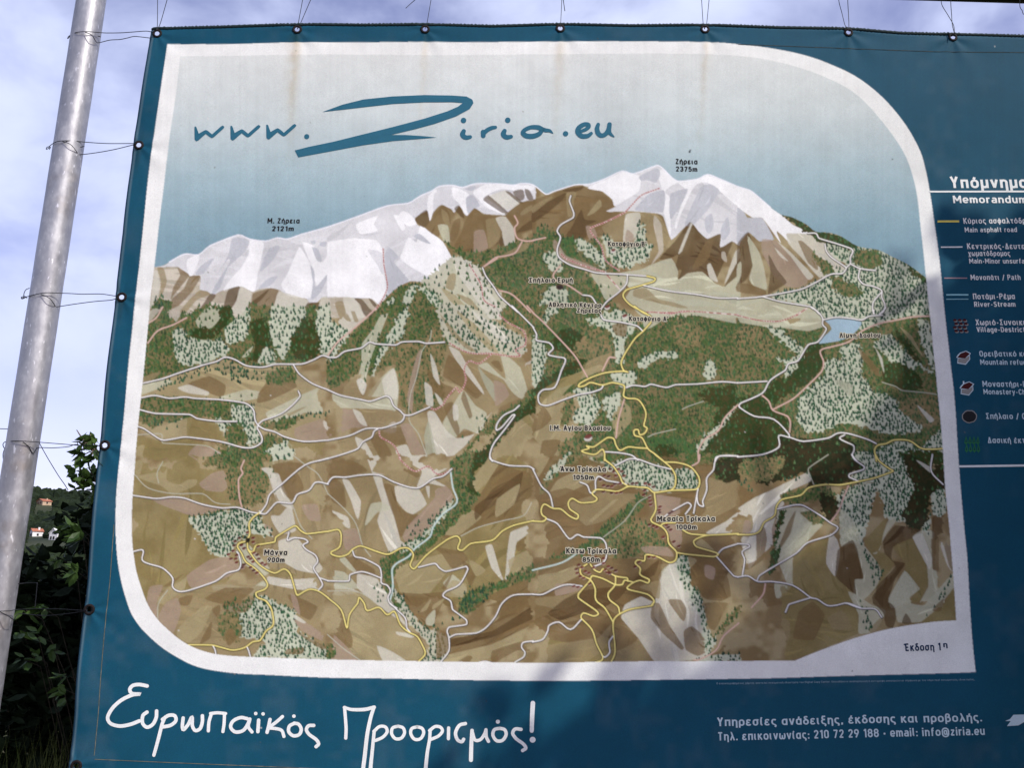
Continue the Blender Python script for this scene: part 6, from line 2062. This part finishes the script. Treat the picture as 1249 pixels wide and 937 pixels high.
pen(sg2, (400, 825), k4, [
    ([(98, 338), (100, 280), (92, 170)], 3.9), ([(90, 170), (130, 182), (200, 182), (252, 170)], [3.6, 4.0, 4.4, 4.4]), ([(250, 172), (232, 230), (214, 320), (200, 440), (190, 520), (186, 600)], [4.2, 4.4, 4.6, 4.8, 4.8, 4.6]),
    ([(252, 300), (246, 360), (240, 420), (232, 500), (226, 600)], [4.0, 4.0, 4.2, 4.6, 4.6]), ([(250, 302), (280, 276), (312, 278), (322, 304), (298, 334), (258, 352)], 3.9),
    ([(382, 274), (352, 284), (346, 314), (366, 342), (398, 340), (416, 312), (408, 284), (380, 274)], 3.9),
    ([(486, 278), (456, 288), (450, 316), (470, 346), (502, 344), (520, 314), (512, 288), (484, 278)], 3.9),
    ([(556, 296), (552, 350), (540, 420), (530, 520), (526, 600)], [3.9, 3.9, 4.2, 4.6, 4.6]), ([(552, 300), (582, 278), (612, 282), (622, 304), (600, 330), (560, 348)], 3.9),
    ([(656, 286), (655, 345)], 4.0), ([(748, 262), (715, 272), (694, 312), (704, 350), (728, 362), (738, 348)], 4.2),
    ([(784, 300), (780, 380), (778, 462)], [4.4, 4.8, 5.0]), ([(786, 310), (800, 352), (830, 350), (852, 320), (860, 296)], 4.0), ([(860, 296), (862, 335), (874, 360)], 4.0),
    ([(936, 288), (906, 296), (898, 326), (918, 356), (950, 354), (970, 324), (962, 296), (934, 288)], 4.1),
    ([(1052, 294), (1020, 292), (1006, 316), (1026, 346), (1062, 372), (1078, 396), (1060, 410)], 4.2),
    ([(1116, 150), (1112, 230), (1110, 302)], [5.6, 5.4, 5.0])], 4.0)
dot(sg2, 400 + 925 / k4, 825 + 252 / k4, 2.6); dot(sg2, 400 + 1115 / k4, 825 + 351 / k4, 3.7)
sg.build('slogan_word', M_white, banner)['label'] = 'white hand drawn first Greek word with a large epsilon'
sg2.build('slogan_word', M_white, banner)['label'] = 'white hand drawn second Greek word ending in an exclamation mark'

# ------------------------------------------------------------------ poles and top beam
def pole(name, label, pa, pb, Ypl, rad):
    a, b = P(pa[0], pa[1], Ypl), P(pb[0], pb[1], Ypl)
    d = (a - b).normalized()
    foot = b - d * (b.z / d.z) if abs(d.z) > 1e-6 else b
    top = a + d * 0.42
    root = empty(name, (foot.x, foot.y, 0))
    tag(root, label, 'pole', 'galvanised poles of the banner frame')
    mb = MB()
    n = 60
    foot2 = foot - d * 0.3
    L = (top - foot2).length
    mb.tube([foot2 + d * L * i / n for i in range(n + 1)], [rad * (1 + 0.006 * math.sin(i * 1.7)) for i in range(n + 1)], 40)
    mb.build('tube', M_galv, root, True)
    cp = MB(); cp.tube([top - d * 0.004, top + d * 0.012, top + d * 0.02], [rad * 1.04, rad * 1.04, rad * 0.7], 32)
    cp.build('end_cap', M_galv, root, True)
    ft = MB(); ft.tube([(foot.x, foot.y, -0.02), (foot.x, foot.y, 0.05), (foot.x, foot.y, 0.07)], [rad * 3, rad * 2.8, rad * 2.2], 24)
    ft.build('concrete_footing', M_tan, root, True)
    return root, a, b


_pc = P(46.9, 400, 0.0)
POLE_R = 36.6 / 2 / FPX * (_pc - CAM).dot(FWD) * math.cos(R(8))
poleo, PA, PB = pole('pole', 'tall galvanised steel pole left of the banner', (111.2, 0), (21.8, 580), 0.0, POLE_R)
pole('pole', 'galvanised steel pole at the far right end of the banner', (1640, 0), (1690, 600), 0.0, POLE_R)

BY = 0.02
b0, b1 = P(60, -42, BY), P(1249, -7, BY)
bd = (b1 - b0).normalized()
bm_ = MB()
bm_.tube([b0 - bd * 0.15, b0, b1, b0 + bd * ((P(1690, 0, BY) - b0).dot(bd))], 0.030, 24)
beam = bm_.build('crossbar', M_beam, None, True)
tag(beam, 'dark painted steel crossbar along the top above the banner', 'crossbar')


def beam_y(px):
    return -29.5 + (px - 110) * 0.0309 + 2


# ------------------------------------------------------------------ wire ties
WR = 0.00125


def wire_path(pts):
    """pts: (px, py, Y) in photo pixels -> smooth 3-D path"""
    q = [P(a, b, Y) for a, b, Y in pts]
    c = catmull([tuple(v) for v in q], 5)
    return [Vector(v) for v in c]


def tie(label, strands, group, loc):
    root = empty('wire_tie', loc)
    tag(root, label, 'wire tie', group)
    for nm, pts in strands:
        mb = MB()
        mb.tube(wire_path(pts), WR, 6)
        mb.build(nm, M_wire, root, True)
    return root


F_ = -(POLE_R + 0.004)      # just before the pole's front
K_ = POLE_R + 0.004         # just behind it
GL = 'wire ties from the left pole to the banner edge'
tie('wire tie at the top left corner of the banner', [
    ('strand', [(189, 39.5, -.004), (178, 37.5, -.002), (150, 39.5, 0), (130, 39.8, -.01), (118, 39, -.03), (106, 38.2, F_), (94, 39, F_), (86, 42, -.02), (84.5, 45, 0)]),
    ('strand', [(190, 47, .02), (180, 45.6, .014), (164, 44, .004), (155, 46, 0), (146, 47.8, 0), (134, 48.5, 0), (120, 51.8, -.012), (116.5, 49.5, -.03), (112, 42.5, F_), (104, 38.8, F_)]),
    ('knot', [(84.5, 45, 0), (82.5, 46.8, -.004), (83.5, 44.2, -.012), (86.5, 42.6, -.02), (85.5, 46.2, -.01)]),
    ('stub', [(119.5, 43.6, -.012), (123, 44.6, -.012)])], GL, P(150, 40, 0))
tie('wire tie second from the top on the banner left edge', [
    ('strand', [(166, 175, -.004), (158, 174.8, -.002), (130, 174.8, 0), (105, 173.2, -.01), (92, 171.9, -.03), (78, 171.4, F_), (68, 173, F_), (61, 177.5, -.02), (59.5, 180.5, 0)]),
    ('strand', [(166, 175.6, -.003), (158, 177.6, -.001), (140, 182, .002), (118, 186, 0), (96.5, 188.4, -.012), (93, 184, -.03), (86, 176, F_), (76, 172, F_)]),
    ('knot', [(59.5, 180.5, 0), (56.5, 181.8, -.004), (57.5, 179.2, -.012), (61.5, 179, -.015), (60, 182, -.01)]),
    ('stub', [(97, 179.6, -.012), (103, 178.2, -.012)])], GL, P(120, 175, 0))
tie('wire tie at the middle eyelet with a loop standing on the pole', [
    ('strand', [(145, 361.4, -.004), (139, 360.8, -.002), (123, 358.6, 0), (100, 358.8, 0), (86, 358, -.012), (68, 357.4, -.035), (54, 357.2, F_), (40, 360, F_), (29, 363, -.015), (26.5, 363.4, 0)]),
    ('strand', [(143, 363.5, .006), (136, 366, .004), (115, 367.8, 0), (92, 370.8, 0), (69, 374.2, -.012), (66, 371, -.03), (60, 363.6, F_), (50, 359, F_)]),
    ('loop', [(36, 351.4, .01), (31.5, 353.5, .004), (29.3, 358, 0), (29, 362.5, -.01)]),
    ('knot', [(33, 362, -.03), (27, 364.6, -.01), (26, 362.6, 0), (30, 361.4, -.015), (33, 363.6, -.02)])], GL, P(100, 360, 0))
tie('wire tie beside the leafy branch with a long loose end', [
    ('strand', [(125, 543.8, -.004), (117, 543.6, 0), (96, 543.4, 0), (70, 541.4, -.008), (47, 539.6, -.03), (30, 538.4, F_), (17, 538.2, F_), (6, 539.4, -.02), (3.6, 543, 0), (6.4, 549, .004)]),
    ('strand', [(122, 544, .004), (100, 544, .003), (92, 542.4, 0), (83, 545.2, 0), (64, 546.6, 0), (46, 546.5, -.012), (40.5, 553.4, -.02), (35, 545, -.035), (28, 539.4, F_)]),
    ('loose_end', [(6.4, 546, 0), (3.8, 553.6, -.004), (4.4, 561.4, -.002), (6.5, 556, 0)]),
    ('loose_end', [(47.5, 539.4, -.02), (52, 548, .02), (60, 562, .05), (71, 580, .09), (79, 591.5, .12), (83, 598, .14)])], GL, P(90, 543, 0))
tie('lowest wire tie with a bent grey end over the shrub', [
    ('strand', [(106.5, 744.5, -.004), (101, 745, -.001), (73, 743.4, 0), (45, 743.0, 0), (22, 744, -.01), (12, 745.4, -.03), (-4, 746.2, F_)]),
    ('strand', [(105, 745.5, .005), (98, 746.8, .003), (77, 749.6, 0), (52, 751.4, 0), (23, 749, -.01), (17, 756, -.03), (11.5, 752.8, F_), (0, 747, F_), (-8, 747, F_)]),
    ('loose_end', [(22, 712.6, -.01), (30, 711.8, 0), (45, 711.4, 0), (45.2, 714, 0), (44, 728, 0), (42.6, 742.5, 0)])], GL, P(60, 745, 0))
wl_ = MB()
wl_.tube(wire_path([(-60, 521.5, .03), (-20, 522.6, .03), (0, 523.2, .02), (12, 523.6, 0), (22, 524.6, -.01)]), WR, 6)
tag(wl_.build('tie_wire', M_wire, None, True), 'thin wire running off leftwards from the galvanised pole', 'wire')


GT = 'wire ties from the crossbar to the banner top edge'


def top(label, ex, ey, strands, dangle=None):
    root = empty('wire_tie', P(ex, ey, 0))
    tag(root, label, 'wire tie', GT)
    for (xs_, ys_, xe) in strands:
        # extend the seen slope to the crossbar and round it
        yb_ = beam_y(xe)
        xB = xs_ + (xe - xs_) * (ys_ - yb_) / max(1.0, ys_ - 0.0)
        pts = [(ex, ey - 1.5, -.005), (xs_, ys_, -.002), (xe, 0.0 if yb_ < -4 else yb_ + 3, BY - .020), (xB, yb_, BY - .034), (xB, yb_ - 12, BY - .036), (xB + .5, yb_ - 26, BY)]
        if yb_ > -4: pts[2] = ((xs_ + xB) / 2, (ys_ + yb_) / 2, BY - .012)
        mb = MB()
        mb.tube(wire_path(pts), WR * 0.9, 6)
        mb.build('strand', M_wire, root, True)
    if dangle:
        mb = MB()
        mb.tube(wire_path(dangle), WR, 6)
        mb.build('loose_end', M_wire, root, True)
    return root


top('pair of thin wires above the top left corner of the banner', 190.9, 39.2, [(192, 29, 192.2), (195.6, 28, 203.6)])
top('pair of thin wires spreading above the w letters of the web address', 362.8, 36.6, [(364, 27, 369), (367, 27, 378.6)])
top('single wire with a loose end slanting beside it', 518.5, 36.0, [(521, 27, 525.6)], [(495, 9.5, -.01), (500, 4.8, 0), (505.5, 0, .0), (516, -9, BY - .034)])
top('single wire with a short end hanging beside it', 683.3, 34.6, [(684, 26, 685.2)], [(686.6, -8, BY - .036), (687.2, 0, 0), (688, 6, 0), (689, 13, 0)])
top('narrow pair of wires above the mountain peaks', 859.3, 36.6, [(857.6, 28, 855.8), (862, 28, 864.8)])
top('pair of wires leaning left above the curved white border', 1035.3, 38.3, [(1030.6, 30, 1023), (1035.4, 27, 1034)])
top('crossing pair of wires under the visible end of the crossbar', 1164.3, 42.5, [(1163, 30, 1146), (1161.6, 30, 1159.4)])
top('slanting wire at the right edge beyond the last eyelet', 1325, 47, [(1249.5, 17.4, 1240), (1330, 38, 1334)])


# ------------------------------------------------------------------ foliage
def leaf_quads(mb, c, n, spread, size, droop=0.3, flat_=None, rnd=random):
    for _ in range(n):
        while True:
            q = Vector((rnd.uniform(-1, 1), rnd.uniform(-1, 1), rnd.uniform(-1, 1)))
            if q.length <= 1: break
        p = Vector(c) + Vector((q.x * spread[0], q.y * spread[1], q.z * spread[2]))
        add_leaf(mb, p, size * rnd.uniform(0.6, 1.25), rnd, droop)


def add_leaf(mb, p, L, rnd=random, droop=0.3, axis=None):
    ax = axis or Vector((rnd.gauss(0, 1), rnd.gauss(0, 1), rnd.gauss(-droop, 0.6)))
    if ax.length < 1e-4: ax = Vector((1, 0, 0))
    ax = ax.normalized()
    side = ax.cross(Vector((rnd.gauss(0, .5), rnd.gauss(0, .5), 1)))
    if side.length < 1e-4: side = ax.orthogonal()
    side.normalize()
    nr = ax.cross(side)
    W = L * rnd.uniform(0.20, 0.30)
    v = [p, p + ax * L * .32 + side * W - nr * L * .04, p + ax * L * .68 + side * W * .8 - nr * L * .05, p + ax * L - nr * L * 0.12,
         p + ax * L * .68 - side * W * .8 - nr * L * .05, p + ax * L * .32 - side * W - nr * L * .04, p + ax * L * .5 + nr * L * .03]
    mb.add(v, [(0, 1, 6), (1, 2, 6), (2, 3, 6), (3, 4, 6), (4, 5, 6), (5, 0, 6)])


def W3(px, py, Y): return P(px, py, Y)


# dark shrubs that fill the gap between pole and banner
def shrub(name, label, base, clumps, mat, lsize, per, cat='shrub', group=None):
    root = empty(name, base)
    tag(root, label, cat, group)
    lf, st = MB(), MB()
    for (c, sp, n) in clumps:
        leaf_quads(lf, c, n, sp, lsize)
        mid = Vector(base).lerp(Vector(c), 0.5) + Vector((random.uniform(-.06, .06), random.uniform(-.06, .06), 0.1))
        if random.random() < 0.3: st.tube([Vector(base) + Vector((random.uniform(-.05, .05), random.uniform(-.05, .05), -0.05)), mid + Vector((random.uniform(-.15, .15), 0.15, 0)), Vector(c)], [0.012, 0.007, 0.002], 6)
    lf.build('foliage', mat, root)
    st.build('stem', M_darkbark, root, True)
    return root


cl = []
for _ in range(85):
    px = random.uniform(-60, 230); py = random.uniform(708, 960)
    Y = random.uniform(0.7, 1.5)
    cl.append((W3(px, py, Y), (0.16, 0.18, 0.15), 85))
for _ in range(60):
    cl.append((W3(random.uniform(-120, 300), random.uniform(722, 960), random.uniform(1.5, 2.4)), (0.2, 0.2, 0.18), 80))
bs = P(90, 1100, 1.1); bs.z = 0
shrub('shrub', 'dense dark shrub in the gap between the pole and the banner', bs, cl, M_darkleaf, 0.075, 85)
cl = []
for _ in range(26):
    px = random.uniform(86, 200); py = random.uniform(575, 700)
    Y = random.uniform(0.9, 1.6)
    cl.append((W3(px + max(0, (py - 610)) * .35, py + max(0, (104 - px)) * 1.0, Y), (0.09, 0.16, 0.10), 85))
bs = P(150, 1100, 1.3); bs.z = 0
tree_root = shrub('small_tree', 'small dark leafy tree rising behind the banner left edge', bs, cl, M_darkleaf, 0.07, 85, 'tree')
tk = MB()
tk.tube([bs, bs + Vector((.02, .02, .8)), P(140, 640, 1.25)], [0.05, 0.04, 0.015], 8)
tk.build('trunk', M_bark, tree_root, True)

# leafy branch that reaches past the eyelet into the sky
br = empty('leafy_branch_tree', P(140, 1050, 0.12)); br.location.z = 0; br.matrix_world = Matrix.Translation(br.location)
br.name = 'sapling'
tag(br, 'slender sapling whose sunlit top leaves stick out beside an eyelet', 'tree')
tips = [(105, 541), (99, 548), (112, 536), (101, 556), (109, 560), (116, 552), (97, 540), (110, 530)]
lf, st = MB(), MB()
f0 = Vector(br.location)
st.tube([f0, P(136, 760, .10), P(130, 620, .07), P(121, 552, .045), P(104, 540, .03), P(97, 530, .03), P(93.5, 524.5, .03)], [.014, .011, .008, .005, .003, .002, .0014], 6)
for (a, b) in tips:
    st.tube([P(120, 556, .045), P((a + 118) / 2, (b + 552) / 2 - 3, .035), P(a, b, .03)], [.003, .0022, .0015], 5)
    for _ in range(6):
        ax = Vector((random.gauss(-.3, .7), random.gauss(-.2, .6), random.gauss(-.75, .45)))
        add_leaf(lf, P(a + random.uniform(-4, 5), b + random.uniform(-6, 5), .032 + random.uniform(-.015, .02)), random.uniform(.03, .05), axis=ax)
for (a, b, n) in ((93, 575, 10), (100, 582, 12), (112, 578, 14), (108, 590, 14), (116, 600, 12), (92, 590, 8)):
    st.tube([P(124, 600, .07), P((a + 124) / 2, b - 4, .06), P(a, b, .05)], [.003, .0022, .0015], 5)
    for _ in range(n):
        add_leaf(lf, P(a + random.uniform(-6, 7), b + random.uniform(-7, 7), .06 + random.uniform(-.03, .04)), random.uniform(.03, .05))
lf.build('foliage', M_leaf, br)
st.build('trunk', M_bark, br, True)

# brighter sprigs in front of the dark shrub
sp = empty('bramble', P(95, 1060, 0.25)); sp.location.z = 0; sp.matrix_world = Matrix.Translation(sp.location)
tag(sp, 'bright green bramble sprays catching the sun before the dark shrub', 'plant')
lf, st = MB(), MB()
f0 = Vector(sp.location)
for (a, b, n) in ((90, 643, 9), (84, 645, 5), (102, 648, 10), (97, 655, 8), (75, 682, 5), (97, 700, 7), (104, 690, 5), (52, 742, 8), (32, 745, 6), (30, 805, 6), (38, 800, 5), (75, 840, 7), (86, 826, 5), (88, 852, 5), (46, 775, 4), (64, 790, 4), (28, 770, 5)):
    Yk = random.uniform(.03, .10) if b < 720 else random.uniform(.08, .4)
    tip = P(a, b, Yk)
    st.tube([f0 + Vector((random.uniform(-.3, .2), .3, 0)), f0.lerp(tip, .6) + Vector((random.uniform(-.12, .05), .45, .05)), tip + Vector((0, .12, -.03)), tip], [.003, .002, .0014, .001], 5)
    for _ in range(n):
        ax = Vector((random.gauss(0, .9), random.gauss(-.4, .4), random.gauss(-.3, .45)))
        lx, ly = a + random.uniform(-5, 5), b + random.uniform(-5, 5)
        if lx > xl(ly) - 12: lx = xl(ly) - 12
        if ax.x > 0 and lx > xl(ly) - 30: ax.x = -ax.x
        add_leaf(lf, P(lx, ly, max(.02, Yk + random.uniform(-.03, .03))), random.uniform(.035, .055), axis=ax)
lf.build('foliage', M_leaf, sp)
st.build('stem', M_darkbark, sp, True)

# tall grass at the foot
gb = MB()
for _ in range(1500):
    px = random.uniform(-80, 160); Y = random.uniform(0.25, 0.9)
    b = P(px, 1000, Y)
    h = random.uniform(0.65, 1.22)
    lean = Vector((random.gauss(0.02, .10), random.gauss(-.02, .08), 0))
    p0 = Vector((b.x, Y, 0)); p1 = p0 + Vector((0, 0, h * .6)) + lean * .5; p2 = p0 + Vector((0, 0, h)) + lean * 1.6
    ww = random.uniform(.003, .006)
    a = random.uniform(0, math.pi)
    sd = Vector((math.cos(a), math.sin(a), 0)) * ww
    gb.add([p0 - sd, p0 + sd, p1 + sd * .8, p1 - sd * .8, p2], [(0, 1, 2, 3), (3, 2, 4)])
tag(gb.build('tall_grass', M_blade), 'tall yellow green grass at the foot of the banner', 'grass', kind='stuff')

# ------------------------------------------------------------------ the tree beside the path whose crown shades the lower right of the banner
bt = empty('shade_tree', (5.4, -3.6, 0))
tag(bt, 'broad leafy tree to the right whose crown shades the banner', 'tree')
lf, tr = MB(), MB()
rt = random.Random(5)


def shade_amount(px, py):
    """wanted leaf cover over a point of the banner"""
    d1 = ((px - 450) * 0.62 + (py - 985) * 0.785)          # distance below the slanting edge of the shade
    k = max(0.0, min(1.0, (d1 + 5) / 300.0))
    if px > 1080 and py > 245: k = max(k, min(1.0, (py - 245) / 190) * (0.30 + 0.65 * min(1, (px - 1080) / 140)))
    return min(1.0, k)


def footprint(p):
    """where the sun puts p's shadow on the banner, in photo pixels"""
    return px_of(p - SUN * (p.y / SUN.y))


def spray(c, n, sz, lo, hi):
    for _k in range(n):
        p = c + Vector((rt.gauss(0, sz), rt.gauss(0, sz), rt.gauss(0, sz * .7)))
        f = footprint(p)
        if shade_amount(*f) < 0.06: continue
        # gaps in the crown let slanting flecks of sun through
        gap = mnoise.noise(Vector(((f[0] + f[1] * 0.9) / 62, (f[1] - f[0] * 0.6) / 30, 1.7)))
        if gap > (0.16 if f[0] < 1120 else 0.30) and not (f[0] > 1185 and f[1] > 480): continue
        add_leaf(lf, p, rt.uniform(lo, hi), rt)


for _ in range(3400):
    px = rt.uniform(380, 1750); py = rt.uniform(255, 1250)
    k = shade_amount(px, py)
    if rt.random() > k * k * 0.85 + 0.12 * (k > 0.05): continue
    spray(P(px, py) + SUN * rt.uniform(4.0, 7.2), rt.randint(3, 7) if k < .6 else rt.randint(7, 13), rt.uniform(.07, .17), .09, .17)
# unseen low boughs added near the banner's right end to block sky light
for _ in range(1100):
    px = rt.uniform(1080, 2050); py = rt.uniform(330, 1350)
    if shade_amount(px, py) < .6: continue
    spray(P(px, py) + SUN * rt.uniform(1.3, 4.2), rt.randint(8, 14), rt.uniform(.10, .18), .10, .18)
trunk_top = Vector((4.9, -3.3, 3.4))
tr.tube([(5.4, -3.6, -.1), (5.38, -3.55, .5), (5.15, -3.45, 1.8), trunk_top], [.24, .18, .14, .11], 14)
for i_ in range(34):
    px = rt.uniform(760, 1500); py = rt.uniform(500, 1000)
    e = P(px, py) + SUN * rt.uniform(4.4, 6.6)
    if i_ > 15: e = P(rt.uniform(1250, 1950), rt.uniform(420, 1000)) + SUN * rt.uniform(1.5, 4.0)
    m_ = trunk_top.lerp(e, .5) + Vector((rt.uniform(-.2, .2), rt.uniform(-.2, .2), .25))
    tr.tube([trunk_top - Vector((0, 0, rt.uniform(0, .8))), m_, e], [.06, .035, .012], 7)
lf.build('crown', M_treeleaf, bt)
tr.build('trunk', M_bark, bt, True)
print('script done', round(time.time() - t0, 1))
